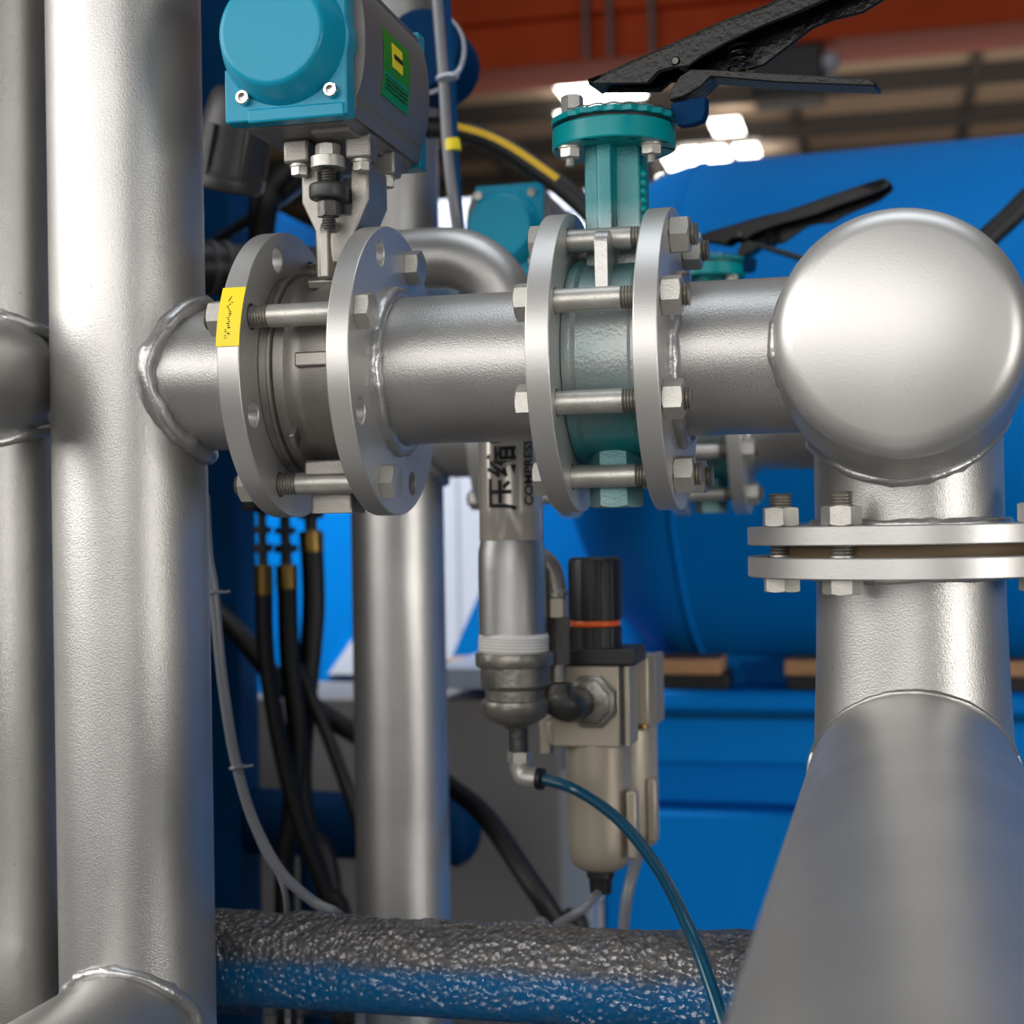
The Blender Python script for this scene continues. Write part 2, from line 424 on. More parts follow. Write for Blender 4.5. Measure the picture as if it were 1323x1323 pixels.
# ---- actuated valve between the first two flanges
VX = (F1R+F2L)/2
def actuated_valve(label):
    t = thing('actuated_valve', label, 'valve', (VX, PY, PZ-.12))
    L = F2L-F1R; x0 = F1R
    mb = MB(); mb.lathe([(.050, .0005), (.0765, .0005), (.0765, .006), (.0725, .007), (.0725, .010), (.0755, .011), (.0755, .019), (.071, .024), (.0705, .031), (.073, .036), (.074, L-.014), (.0765, L-.011), (.0765, L-.0005), (.050, L-.0005)], (x0, PY, PZ), (1, 0, 0), 96)
    mb.build('valve_body', 'steel', t)
    for xx in (x0+.0085, x0+L-.0045):
        MB().lathe([(.0755, -.0018), (.0785, -.0012), (.0785, .0012), (.0755, .0018)], (xx, PY, PZ), (1, 0, 0), 96).build('seat_ring', 'steel', t)
    # raised pads on the body
    mb = MB()
    a = 3; c = V((VX+.012, PY-.0735*cos(rad(a)), PZ+.0735*sin(rad(a)))); mb.box(c, (.032, .007, .011), M.Rotation(-rad(a), 3, 'X'))
    mb.build('cast_pad', 'steel', t, .0015); mb = MB()
    a = 62; c = V((VX+.010, PY-.0745*cos(rad(a)), PZ+.0745*sin(rad(a)))); mb.box(c, (.034, .007, .010), M.Rotation(-rad(a), 3, 'X'))
    mb.build('cast_pad', 'steel', t, .0015)
    a = -42; c = V((VX-.012, PY-.0765*cos(rad(a)), PZ+.0765*sin(rad(a))))
    MB().box(c, (.0045, .012, .013), M.Rotation(-rad(a), 3, 'X')).build('stop_lug', 'steel', t, .0012)
    MB().plate(rrect(-.0165, -.0165, .0165, .0165, .003), [], .030, mtx((VX+.004, PY-.01, PZ-.1075), V((1, 0, 0)), V((0, 1, 0)), V((0, 0, 1)))).build('drain_boss', 'steel', t, .0015)
    MB().plate([(-.017, -.009), (.017, -.009), (.017, .006), (-.017, .006)], [], .012, mtx((VX+.006, PY-.034, PZ-.080), V((1, 0, 0)), V((0, 1, 0)), V((0, 0, 1)))).build('foot_pad', 'steel', t, .002)
    # lifting eye
    ex = on_plane(424, 330, V((0, PY-.035, 0)), V((0, 1, 0))).x
    zt = PZ+.071
    o = [(-.015, -.004), (.015, -.004)] + [(.0150*cos(rad(a)), .027+.0145*sin(rad(a))) for a in range(0, 181, 15)]
    h = [(.0088*cos(2*PI*i/24), .022+.0145*sin(2*PI*i/24)) for i in range(24)]
    MB().plate(o, [h], .0075, mtx((ex-.002, PY-.034, zt), V((0, 1, 0)), V((0, 0, 1)), V((1, 0, 0)))).build('lifting_eye', 'steel', t, .0012)
    # yoke that carries the actuator
    zb, z1, z2, z3 = PZ+.06, .226, .248, .276; yx = VX+.0115
    o = [(-.0165, zb), (.0165, zb), (.0165, z1), (.027, z2), (.027, z3), (.0125, z3), (.0125, z2-.010), (-.0125, z2-.010), (-.0125, z3), (-.027, z3), (-.027, z2), (-.0165, z1)]
    yk = MB().plate(o, [], .046, mtx((yx, PY-.028, 0), V((1, 0, 0)), V((0, 0, 1)), V((0, -1, 0))) @ M.Translation((0, 0, -.046))).build('yoke', 'steel', t, .0022)
    for sx in (-1, 1):
        for sy in (-1, 1):
            px_, py_ = yx+sx*.0245, PY-.006+sy*.029
            MB().box((px_, py_, .2838), (.0200, .0195, .0178)).build('mounting_foot', 'steel', t, .0022)
            if not (sx < 0 and sy > 0):
                b = MB().hex((px_, py_-.001, .275), (0, 0, -1), .0118, .0085, .3).lathe([(.0075, 0), (.0075, .002)], (px_, py_-.001, .275), (0, 0, -1), 28)
                b.build('foot_bolt', 'zinc', t)
    gx, gy = yx+.001, PY-.044
    MB().hex((gx, gy, .2765), (0, 0, 1), .0165, .010, .2, both=True).lathe([(.0128, 0), (.0128, .0085)], (gx, gy, .2685), (0, 0, 1), 36).build('gland_nut', 'zinc', t, .0008)
    MB().thread((gx, gy, .222), (0, 0, 1), .0052, .047).build('gland_screw', 'iron_dark', t)
    MB().lathe([(.0135, 0), (.0145, .002), (.0145, .010), (.013, .0115)], (gx, gy, .2455), (0, 0, 1), 36).box((gx, gy+.012, .2515), (.022, .024, .011)).build('gland_collar', 'dark_cast', t, .001)
    MB().hex((gx, gy, .2325), (0, 0, 1), .0145, .0115, .5, both=True).build('lock_nut', 'iron_dark', t)
    MB().cyl((VX, PY-.004, .232), (VX, PY-.004, .291), .008, 24).build('valve_stem', 'steel', t)
    return t
av = actuated_valve('bare stainless valve body clamped between the flange with the yellow sticker and its neighbour')

# ---- pneumatic actuator
def actuator(label, dz=0.):
    AX = VX+.002; Y0, Y1 = PY-.098, PY+.095; zb = .2925; zt = .405; zc = .350
    t = thing('pneumatic_actuator', label, 'actuator', (AX, PY, zb))
    hw = .046
    # body: rounded cross section, extruded along the depth
    o = [(-.036, zb), (.036, zb), (.040, zb+.004), (.0435, zb+.004), (.046, zb+.010), (.046, zb+.016)]
    o += [(.043+.011*sin(rad(a)), zb+.06-.044*cos(rad(a))) for a in range(12, 169, 12)]
    o += [(.046, zt-.006), (.040, zt), (-.040, zt), (-.046, zt-.006)]
    o += [(-.043-.011*sin(rad(a)), zb+.06+.044*cos(rad(a))) for a in range(12, 169, 12)]
    o += [(-.046, zb+.016), (-.046, zb+.004)]
    MB().plate(o, [], Y1-Y0-.034, mtx((AX, Y1-.017, 0), V((1, 0, 0)), V((0, 0, 1)), V((0, -1, 0)))).build('actuator_body', 'grey_body', t, .001)
    MB().corners((AX+.006, Y0+.03, zb-.0035), (AX+.036, Y1-.02, zb+.002)).build('bottom_rail', 'grey_body', t, .0015)
    for y0, yd, nm in ((Y0+.017, -1, 'front'), (Y1-.017, 1, 'back')):
        o = [(-.0455, zb+.001), (.0455, zb+.001)] + [(.0455, zb+.045), (.0475, zb+.05), (.0475, zt-.05), (.0455, zt-.045), (.0455, zt), (-.0365, zt), (-.0365, zb+.040), (-.0475, zb+.0395), (-.0475, zb+.001)]
        if yd > 0: o = [(-a, b) for a, b in o][::-1]
        x = V((1, 0, 0)); 
        m_ = mtx((AX, y0, 0), x, V((0, 0, 1)), V((0, -1, 0))) if yd < 0 else mtx((AX, y0, 0), -x, V((0, 0, 1)), V((0, 1, 0)))
        cap = MB().plate(o, [], .017, m_).build('end_cap', 'teal_gloss', t, .0012); OFF[cap.name] = OFF[t.name]
        MB().lathe([(.0475, 0), (.0465, .003), (.0395, .0215), (.0378, .0235), (.036, .0242), (.0345, .0243), (.034, .0243)], (AX-.002, y0+yd*.0165, zc), (0, yd, 0), 96).build('spring_housing', 'teal_gloss', cap)
        if yd < 0: MB().corners((AX-.030, y0-.0185, zb-.0005), (AX+.0435, y0-.004, zb+.0095)).build('lower_lip', 'teal_gloss', cap, .0015)
        for sx in (-.032, .0345):
            for zz in (zb+.0175, zt-.0125):
                o_ = V((AX+sx, y0+yd*.0165, zz))
                MB().lathe([(.0052, 0), (.0052, .0055), (.0046, .0062), (.0030, .0062), (.0028, .0025)], o_, (0, yd, 0), 28).build('cap_screw', 'chrome', cap)
    if dz >= 0:
        # green label with a yellow field, on the side
        def side(y, z): 
            s = (zb+.06-z)/.044; s = max(-.97, min(.97, s)); return V((AX+.043+.011*sqrt(1-s*s)+.0007, y, z))
        ya, yb = PY-.040, PY+.022
        za, zb2 = .322, .372
        mb = MB(); grid_strip(mb, [[side(ya+(yb-ya)*j/6, za+(zb2-za)*i/10) for j in range(7)] for i in range(11)], .0004)
        g = mb.build('label_plate', 'green', t); OFF[g.name] = OFF[t.name]; g['label'] = 'green label with a yellow field'
        def band(m, n, y0, y1, z0, z1, lift):
            mb = MB(); grid_strip(mb, [[side(y0+(y1-y0)*j/4, z0+(z1-z0)*i/4)+V((lift, 0, 0)) for j in range(5)] for i in range(5)], .0003); mb.build(n, m, g)
        band('yellow', 'yellow_field', PY-.022, PY+.002, .347, .365, .0006)
        band('teal', 'pale_stripe', ya+.002, yb-.002, .3375, .3395, .0006)
        mb = MB(); rn = random.Random(2)
        for z in (.334, .331, .328):
            for k in range(14):
                y0 = ya+.005+k*.0038
                grid_strip(mb, [[side(y0, z)+V((.0007, 0, 0)), side(y0+rn.uniform(.0015, .0034), z)+V((.0007, 0, 0))], [side(y0, z+.0010)+V((.0007, 0, 0)), side(y0+.0026, z+.0010)+V((.0007, 0, 0))]], .0002)
        for k in range(5):
            y0 = PY-.0195+k*.0042
            grid_strip(mb, [[side(y0, .354)+V((.0013, 0, 0)), side(y0+.003, .354)+V((.0013, 0, 0))], [side(y0, .3575)+V((.0013, 0, 0)), side(y0+.003, .3575)+V((.0013, 0, 0))]], .0002)
        mb.build('fine_print', 'ink', g)
    return t
act = actuator('grey pneumatic actuator with bright teal end caps and green label, on the stainless valve')

# ---- middle spool: two flanges on a short pipe
def spool(label):
    t = thing('flanged_spool', label, 'pipe', ((F2R+F3L)/2, PY, PZ-RFL))
    MB().pipe((F2L+.002, PY, PZ), (F3R-.002, PY, PZ), RP, .005, 96).build('pipe_body', 'silver', t)
    flange(t, F2R); flange(t, F3R)
    weld(seam_ring(F2R+.002, RP+.003), .0058, t, 21); weld(seam_ring(F3L-.002, RP+.003), .005, t, 22)
    return t
spool('short silver pipe with a flange at each end between the two valves')

# ---- header end: flange, pipe, domed cap, drop leg
HC = atY(1163, 432, 1.045); XH, ZH, YR = HC.x, HC.z, 1.045
RH = .0812; RV = .068; YV = 1.18; XV = atY(1173, 620, YV).x
ZT1 = atY(1172, 678, YV-.118).z; ZT0 = atY(1172, 704.5, YV-.118).z
ZL1 = atY(1172, 721, YV-.118).z; ZL0 = atY(1172, 750, YV-.118).z
def vflange(parent, z0, z1):
    hs = [circ(.098*cos(rad(a)), .098*sin(rad(a)), .0095, 20) for a in VB]
    m_ = mtx((XV, YV, z0), V((1, 0, 0)), V((0, 1, 0)), V((0, 0, 1)))
    return MB().plate(circ(0, 0, .118, 96), [circ(0, 0, RV*.9, 40)]+hs, z1-z0, m_).build('flange', 'silver_smooth', parent, .0009)
VB = [-90-28+45*k for k in range(8)]
VB = [-118, -158, -28, 17, 62, 107, 152, -73]
def header(label, full=True):
    t = thing('pipe_header', label, 'pipe', (XH, YV, ZT0))
    flange(t, F4R)
    MB().pipe((F4L+.002, PY, PZ), (XH-.03, PY, PZ), RP, .005, 96).build('inlet_pipe', 'silver', t)
    weld(seam_ring(F4R+.002, RP+.003), .0058, t, 31)
    hb = MB(); hb.rings([[(XH+.0005+cos(2*PI*j/96)*r, y, ZH-dz+sin(2*PI*j/96)*r) for j in range(96)] for y, r, dz in ((YR, RH+.0003, .0), (YR+.012, RH+.0016, .0035), (YR+.030, RH+.0032, .0078), (YR+.05, RH+.0036, .0085), (YR+.26, RH+.0036, .0085))]).build('header_pipe', 'silver', t)
    # dished cap with a short skirt
    CR, KR = .27, .019                        # crown and knuckle radii of the dished head
    rc = RH-KR; th = math.asin(rc/(CR-KR)); zc_ = (CR-KR)*cos(th)
    pr = [(RH+.0006, -.012), (RH+.0006, .0)] + [(rc+KR*cos(rad(a)), KR*sin(rad(a))) for a in range(6, int(90-math.degrees(th)), 6)]
    pr += [(CR*sin(th*(1-i/14)), CR*cos(th*(1-i/14))-zc_) for i in range(14)] + [(.0003, CR-zc_)]
    MB().lathe(pr, (XH, YR-.006, ZH), (0, -1, 0), 128).build('domed_cap', 'silver_smooth', t)
    # seam where the inlet pipe meets the header
    q = []
    for i in range(72):
        a = 2*PI*i/72; y = PY + (RP+.003)*cos(a); z = PZ + (RP+.003)*sin(a)
        q.append(V((XH - sqrt(max(1e-6, RH*RH-(z-ZH)**2)) - .001, y, z)))
    weld(q, .0052, t, 34)
    MB().pipe((XV, YV, ZT0+.002), (XV, YV, ZH-.02), RV, .005, 96).build('drop_leg', 'silver', t)
    q = []
    for i in range(72):
        a = 2*PI*i/72; x = XV + (RV+.002)*cos(a); y = YV + (RV+.002)*sin(a)
        q.append(V((x, y, ZH-.0083 - sqrt(max(1e-6, (RH+.0036)**2-(x-XH)**2))-.001)))
    weld(q, .0042, t, 35, amp=.3)
    vflange(t, ZT0, ZT1)
    weld([V((XV+(RV+.002)*cos(2*PI*i/60), YV+(RV+.002)*sin(2*PI*i/60), ZT1)) for i in range(60)], .004, t, 36, amp=.4)
    return t
header('silver header with a large domed cap at the right, over the flanged drop leg')

# ---- elbow piece under the flange joint, running towards the viewer
t = thing('elbow_pipe', 'large silver elbow pipe below the flange joint, running toward the viewer', 'pipe', (XV, YV, FLOOR))
vflange(t, ZL0, ZL1)
ZN = -.1975; RN = .0765
MB().rings([[(XV+cos(2*PI*j/96)*r, YV+sin(2*PI*j/96)*r, z) for j in range(96)] for r, z in ((RV, ZL1-.002), (RV, -.06), (RV+.001, -.10), (RV+.003, -.15), (RV+.005, ZN))]).build('riser', 'silver', t)
pr = [(RN*cos(rad(a)), -RN*sin(rad(a))) for a in range(88, 0, -8)] + [(RN, 0), (RN, YV+.25)]
MB().lathe(pr, (XV, YV, ZN), (0, -1, 0), 96).build('horizontal_run', 'silver', t)
MB().lathe([(RN*1.02, 0), (RN*1.02, 1.02), (.13, 1.03), (.13, 1.05)], (XV, -.22, ZN-.05), (0, 0, -1), 64).build('support_leg', 'silver', t)
weld([V((XV+(RV+.002)*cos(2*PI*i/60), YV+(RV+.002)*sin(2*PI*i/60), ZL0)) for i in range(60)], .004, t, 37, amp=.4)
q = []
for i in range(60):
    a = PI*(i+.5)/60; x = XV + (RN+.001)*cos(a)*.985; zz = ZN + (RN+.001)*sin(a)
    yy = YV - sqrt(max(1e-6, (RV+.0035)**2-(x-XV)**2)) if abs(x-XV) < RV+.0035 else YV
    q.append(V((x, yy, zz)))
weld(q, .0026, t, 38, closed=False, amp=.15, mname='silver')
MB().ring_tube((XV, YV, ZL1), (0, 0, 1), RV*.92, RV+.027, ZT0-ZL1, 80).build('flange_gasket', 'gasket', None, label='thin brown gasket showing between the two flanges under the domed cap', cat='gasket')

# ---- bolts
def bolt_proto(L, nut_side, label, group, tl=.011, over=0., d=.0083, af=.0242):
    """a bolt lying along X: x = 0 and x = L are the outer flange faces"""
    t = thing('flange_bolt', label, 'bolt', (0, 0, 0), group)
    xs = (lambda x: x) if nut_side > 0 else (lambda x: L-x)
    sg = 1 if nut_side > 0 else -1
    MB().cyl((xs(0), 0, 0), (xs(L-FT-tl), 0, 0), d, 36).build('shank', 'zinc', t)
    MB().thread((xs(L-FT-tl), 0, 0), (sg, 0, 0), d, FT+tl+.0185+over, .0022, 32).build('thread', 'iron', t)
    MB().hex((xs(-.0002), 0, 0), (-sg, 0, 0), af, .0105).build('hex_head', 'zinc', t)
    MB().hex((xs(L+.0002), 0, 0), (sg, 0, 0), af, .0138, both=True).build('hex_nut', 'zinc', t)
    return t
ball = []
pA = None
for a, tw, lb in ((22.5, .25, 'long bolt just beside the yellow sticker, crossing the stainless valve'), (-67.5, .1, 'lower long bolt under the stainless valve, over the bottom boss'), (112.5, .4, 'rear bolt of the stainless valve, hex head in front of the curved grey pipe')):
    b = pA if pA is None else None
    if pA is None: b = pA = bolt_proto(F2R-F1L, -1, lb, 'long bolts through the stainless valve', tl=.014)
    else: b = copy_tree(pA); b['label'] = lb
    b.location = bolt_pt(a, F1L); b.rotation_euler = (tw, 0, 0)
pB = None
for a, tw, lb in ((67.5, .12, 'topmost long bolt of the teal valve, behind the small lug'), (22.5, .35, 'second long bolt from the top across the teal valve'), (-22.5, .5, 'third long bolt from the top across the teal valve'), (-67.5, .2, 'lowest long bolt across the teal valve, above its hex plug'), (112.5, .6, 'rear bolt of the teal valve, nut peeking out behind the topmost nut'), (-112.5, .0, 'rear bolt of the teal valve, nut peeking out behind the lowest nut')):
    if pB is None: b = pB = bolt_proto(F4R-F3L, 1, lb, 'long bolts through the teal valve')
    else: b = copy_tree(pB); b['label'] = lb
    b.location = bolt_pt(a, F3L); b.rotation_euler = (tw, 0, 0)
pC = None
for a, tw, lb in ((-118, .5, 'upright bolt through the flange joint, its pale nut against the drop leg'), (-158, .2, 'upright bolt at the outer end of the flange joint, away from the drop leg'), (-28, .7, 'upright bolt of the flange joint at the right border, only its dark nut showing')):
    if pC is None: b = pC = bolt_proto(ZT1-ZL0, 1, lb, 'upright bolts of the flange joint under the cap', tl=.004, over=.0065)
    else: b = copy_tree(pC); b['label'] = lb
    b.location = (XV+.098*cos(rad(a)), YV+.098*sin(rad(a)), ZL0); b.rotation_euler = (0, -PI/2, tw)

# ---- teal hand-lever valve
TX = (F3R+F4L)/2
MT['spray_body'] = overspray('teal cast body with silver overspray', .018, .072, .116)
MT['spray_neck'] = overspray('teal neck with silver overspray', .045, .085)
LDIR = V((cos(rad(10)), -sin(rad(10)), 0)); LN = V((-LDIR.y, LDIR.x, 0))      # lever plane
def lever_valve(label, h=0., k=0., su=1.):
    zb = PZ-.108
    t = thing('lever_valve', label, 'valve', (TX, PY, zb))
    L = F4L-F3R
    MB().lathe([(.05, .0006), (.0745, .0006), (.0755, .003), (.0755, .007), (.0725, .010), (.0722, L/2), (.0725, L-.010), (.0755, L-.007), (.0755, L-.003), (.0745, L-.0006), (.05, L-.0006)], (F3R, PY, PZ), (1, 0, 0), 96).build('valve_body', MT['spray_body'], t)
    # neck: ribbed column, in its own origin so the overspray sits at its foot
    o = [(-.0205, -.020), (-.0205, .022), (.0205, .022), (.0205, -.013), (.019, -.0155), (.002, -.0155), (.002, -.0185), (.0005, -.0195), (.0005, -.0275), (-.0085, -.0275), (-.0105, -.0265), (-.0105, -.022)]
    z0, z1 = PZ+.064, .278+h
    MB().plate(o, [], z1-z0, mtx((TX+.0015, PY, z0), V((1, 0, 0)), V((0, 1, 0)), V((0, 0, 1)))).build('neck', MT['spray_neck2'], t, .0022)
    mb = MB()
    for i in range(9): mb.sphere((TX+.0225, PY-.011, .204+i*.0064), .0034, 12)
    mb.build('beaded_strip', 'teal', t)
    o = [(-.012, -.01), (.012, -.01)] + [(.012*cos(rad(a)), .026+.010*sin(rad(a))) for a in range(0, 181, 15)]
    lx = on_plane(770, 300, V((0, PY-.05, 0)), V((0, 1, 0))).x
    MB().plate(o, [], .0095, mtx((lx+.001, PY-.052, PZ+.052), V((0, 1, 0)), V((0, 0, 1)), V((1, 0, 0)))).build('lug', 'silver', t, .0015)
    MB().hex((TX-.001, PY-.012, PZ-.1075), (0, 0, 1), .034, .042, .05, both=True).build('bottom_plug', MT['spray_neck3'], t, .0015)
    zf = .2755+h
    FX = TX+.0005; FY = PY-.004
    hs = [circ(.034*cos(rad(a)), .034*sin(rad(a)), .004, 14) for a in (-58,)]
    MB().plate(circ(0, 0, .0455, 80), hs, .0155, mtx((FX, FY, zf), V((1, 0, 0)), V((0, 1, 0)), V((0, 0, 1)))).build('top_flange', 'teal', t, .0012)
    for dx, dy in ((-.029, -.022), (.0295, -.014)):
        p = V((FX+dx, FY+dy, zf))
        b = MB().lathe([(.0083, 0), (.0083, .0016), (.0076, .0018)], p, (0, 0, -1), 28).hex(p-V((0, 0, .0018)), (0, 0, -1), .0135, .0066, .3)
        b.thread(p-V((0, 0, .008)), (0, 0, -1), .0035, .006, .001, 18)
        b.build('plate_nut', 'zinc', t)
    # notched plate
    o = []
    for i in range(200):
        a = 2*PI*i/200; r = .0462
        d = (math.degrees(a)+180) % 360-180
        if -125 < d < 12: r += .0030*abs(((d+125)/15.) % 1-.5)*2-.0012
        o.append((r*cos(a), r*sin(a)))
    MB().plate(o, [], .0042, mtx((FX, FY, .2936+h), V((1, 0, 0)), V((0, 1, 0)), V((0, 0, 1)))).build('notched_plate', 'teal', t, .0006)
    MB().lathe([(.0405, 0), (.0405, .004)], (FX, FY, .2905+h), (0, 0, 1), 40).build('spacer_ring', 'dark_cast', t)
    q = []
    for i in range(70):
        d = -125+137*i/69
        q.append(V((FX+.0466*cos(rad(d)), FY+.0466*sin(rad(d)), h+.2979+.0012*abs(((d+125)/15.) % 1-.5)*2)))
    MB().tube(q, .0007, 8, 1).build('bright_edge', 'chrome', t)  # thin bright steel line along the notched edge
    MB().hex((FX-.030, FY-.004, .2978+h), (0, 0, 1), .0145, .0195, .35).build('stop_bolt', 'zinc', t)
    # lever: a downward channel bent upwards from the stem
    SP = V((FX, FY, 0))
    def lp(px, py, off=0.): q = on_plane(px, py, SP+LN*off, LN); return q
    def outline(pts, off=0.):
        org = SP+LN*off; r = []
        for px, py in pts:
            q = on_plane(px, py, SP+LN*LOFF, LN); u_ = (q-SP).dot(LDIR)*su; r.append((u_, q.z + h - k*max(0, u_)))
        return r
    LOFF = -.013
    top = [(760, 104), (790, 90), (865, 57), (935, 26), (992, 5), (1080, -38), (1180, -86), (1262, -124), (1275, -118)]
    bot = [(1278, -108), (1240, -84), (1130, -32), (1080, -6), (1035, 14), (985, 34), (940, 55), (905, 74), (890, 86), (868, 88), (852, 92), (838, 107), (766, 108)]
    prof = outline(top+bot)
    lm = lambda off: mtx(SP+LN*off, LDIR, V((0, 0, 1)), -LN)
    lv = MB()
    lv.plate(prof, [circ((lambda q: q[0])(outline([(873, 79)])[0]), outline([(873, 79)])[0][1], .0025, 12)], .0035, lm(LOFF+.0035))
    bot2 = [(1278, -108), (1240, -76), (1150, -26), (1105, 2), (1065, 12), (1040, 22), (1001, 52), (975, 72), (950, 80), (915, 84), (890, 90), (868, 92), (852, 95), (838, 107), (766, 108)]
    prof2 = outline(top+bot2)
    lv.plate(prof2, [], .0035, lm(.016))
    tp = outline(top); web = tp + [(a, b-.0035) for a, b in tp[::-1]]
    lv.plate(web, [], .029, lm(.016))
    lv.build('lever_handle', 'black_gloss', t, .0011)
    tr = outline([(891, 87), (917, 88), (1001, 93), (1119, 100), (1130, 104), (1129, 110), (1001, 105), (917, 98), (903, 112), (881, 124), (863, 129), (866, 113), (876, 97)])
    MB().plate(tr, [], .023, lm(.0125)).build('trigger_lever', 'black_gloss', t, .001)
    a, b = outline([(947, 87)])[0], outline([(948, 52)])[0]
    s0, s1 = SP+LDIR*a[0]+V((0, 0, a[1])), SP+LDIR*b[0]+V((0, 0, b[1]))
    pts = [s0.lerp(s1, i/64) + (LDIR*cos(2*PI*i/16)+LN*sin(2*PI*i/16))*.0068 for i in range(65)]
    MB().tube(pts, .0011, 8, 1).build('spring', 'black_gloss', t)
    p = outline([(873, 79)])[0]
    MB().cyl(SP+LDIR*p[0]+V((0, 0, p[1]))-LN*.0145, SP+LDIR*p[0]+V((0, 0, p[1]))+LN*.0175, .0024, 18).build('pivot_pin', 'iron_dark', t)
    MB().cyl((FX, FY, .29+h), (FX, FY, .305+h), .012, 24).build('stem_end', 'black_gloss', t)
    o = outline([(862, 133), (872, 128), (884, 127), (890, 123), (897, 125), (901, 121), (904, 125), (908, 122), (908, 140), (904, 152), (890, 158), (872, 160)])
    MB().plate(o, [], .010, lm(.003)).build('stop_tab', 'blue_shine', t, .0008)
    return t
def neck_mats():
    MT['spray_neck2'] = overspray('teal neck, silver overspray at the foot', .192, .226)
    MT['spray_neck3'] = overspray('teal plug, silver overspray', -.03, .05)
neck_mats()
# heights in these two materials count from the valve's own base
lv = lever_valve('nearer teal lever valve with black handle, clamped by four visible long bolts')
# ================================================================== second line (a repeat of the first, .79 m behind)
def again(o, dz=0., dx=0., **kw):
    c = copy_tree(o); c.location = V(o.location) + SECOND + V((dx, 0, dz))
    for k, v in kw.items(): c[k] = v
    return c
s2 = standpipe('silver standing pipe of the rear line, behind the front valves', stub=False, sticker=False)
s2.location = V(s2.location) + SECOND
again(av, label='rear stainless valve mostly hidden behind the short flanged pipe')
again(act, .010, label='rear actuator whose shaded teal end cap faces out between the two front valves')
again([o for o in bpy.data.objects if o.name == 'flanged_spool'][0], dx=.016, label='rear flanged pipe, glimpsed just under the front flanged pipe')
lv2 = lever_valve('rear lever valve with black handle in front of the blue tank', h=.026, k=.145, su=.83); lv2.location = V(lv2.location) + SECOND + V((.016, 0, 0))
rh = again([o for o in bpy.data.objects if o.name == 'pipe_header'][0], dx=.016, label='rear header pipe, seen below and behind the front inlet pipe')
OFF[rh.name] = V(rh.location)
MB().cyl((XV+SECOND.x+.016, YV+SECOND.y, FLOOR), (XV+SECOND.x+.016, YV+SECOND.y, ZT0+.004), RV, 48).build('lower_leg', 'silver', rh)
for b, a, lb in ((pA, -67.5, 'rear bolt whose head pokes out beside the lettered pipe, under the front spool'), (pB, -22.5, 'rear teal valve bolt just below the front inlet pipe'), (pB, -67.5, 'lowest bolt of the rear teal valve, against the blue tank')):
    c = copy_tree(b); c['label'] = lb; c['group'] = 'bolts of the rear line'
    c.location = bolt_pt(a, F1L if b is pA else F3L+.016) + SECOND; c.rotation_euler = (.35, 0, 0)

# ================================================================== compressed air branch between the lines
DL = 1.43
def LX(px, py): return at(px, py, DL)
la = LX(661, 700); LXx, LYy = la.x, la.y
def lz(py): return atY(661, py, LYy).z
k = DL/FPX
t = thing('air_pipe', 'grey upright pipe with black Chinese lettering and a white tape band', 'pipe', (LXx, LYy, lz(970)))
MB().lathe([(39.5*k, lz(688)), (41*k, lz(702)), (43.5*k, lz(713)), (44*k, lz(740)), (44*k, lz(846))][::-1], (LXx, LYy, 0), (0, 0, 1), 64).build('lower_pipe', 'silver', t)
rt = .0275
pe = at(506, 384, 1.99)           # the bend leads back to the rear standing pipe
zt = atY(575, 333, LYy).z; bend = .062; leg = .100
pts = [V((LXx, LYy, lz(701)))]
def arc(c, e0, e1, r, n=12): return [c + e0*r*cos(PI/2*i/n) + e1*r*sin(PI/2*i/n) for i in range(n+1)]
ex_, ey_, ez_ = V((1, 0, 0)), V((0, 1, 0)), V((0, 0, 1))
pts += arc(V((LXx-bend, LYy, zt-bend)), ex_, ez_, bend)
xl = LXx-bend-leg*.35
pts += arc(V((xl, LYy+bend, zt)), -ey_, -ex_, bend)[0:]
pts.append(V((xl-bend, P2Y+SECOND.y-.02, zt)))
mb = MB(); n_up = len(pts)
mb.tube(pts, .0285, 40, 1); mb.build('bent_pipe', 'silver', t)
MB().lathe([(41.0*k, 0), (41.6*k, .0006), (41.2*k, .03), (41.2*k, lz(560)-lz(698)), (40*k, lz(560)-lz(698))], (LXx, LYy, lz(698)), (0, 0, 1), 64).build('clear_sleeve', 'sleeve', t)
MB().lathe([(44.2*k, 0)]+[((45.9 if i % 2 else 44.9)*k, .0012+.0014*i) for i in range(11)]+[(44.2*k, .0175)], (LXx, LYy, lz(842)), (0.03, 0, 1), 64).wobble(.0006, 60, 4).build('thread_tape', 'ptfe', t)
# lettering that follows the pipe, reading upwards
def lettering(body, size, z0, ang, R, nm, xsc=1., st=.0):
    cu = bpy.data.curves.new(nm, 'FONT'); cu.body = body; cu.size = size; cu.offset = st
    ob = bpy.data.objects.new(nm, cu); COL.objects.link(ob)
    bpy.context.view_layer.update()
    me = bpy.data.meshes.new_from_object(ob.evaluated_get(bpy.context.evaluated_depsgraph_get()))
    bpy.data.objects.remove(ob); bpy.data.curves.remove(cu)
    bm = bmesh.new(); bm.from_mesh(me); bpy.data.meshes.remove(me)
    bmesh.ops.subdivide_edges(bm, edges=[e for e in bm.edges if e.calc_length() > size*.08], cuts=3, use_grid_fill=True)
    view = math.atan2(-LYy, -LXx)
    for v in bm.verts:
        u, w = v.co.x*xsc, v.co.y       # reading direction -> up, glyph top -> towards the viewer's left
        a = view + ang + (-w)/R
        v.co = V((LXx + R*cos(a), LYy + R*sin(a), z0 + u))
    mb = MB(); mb.bm.free(); mb.bm = bm
    return mb.build(nm, 'ink', t)
RS = 41.2*k + .0006
lettering('压缩空气', .0300, lz(660), .08, RS, 'chinese_lettering', st=.0007)
lettering('COMPRESSED AIR', .0125, lz(654), .72, RS, 'latin_lettering', st=.0003)
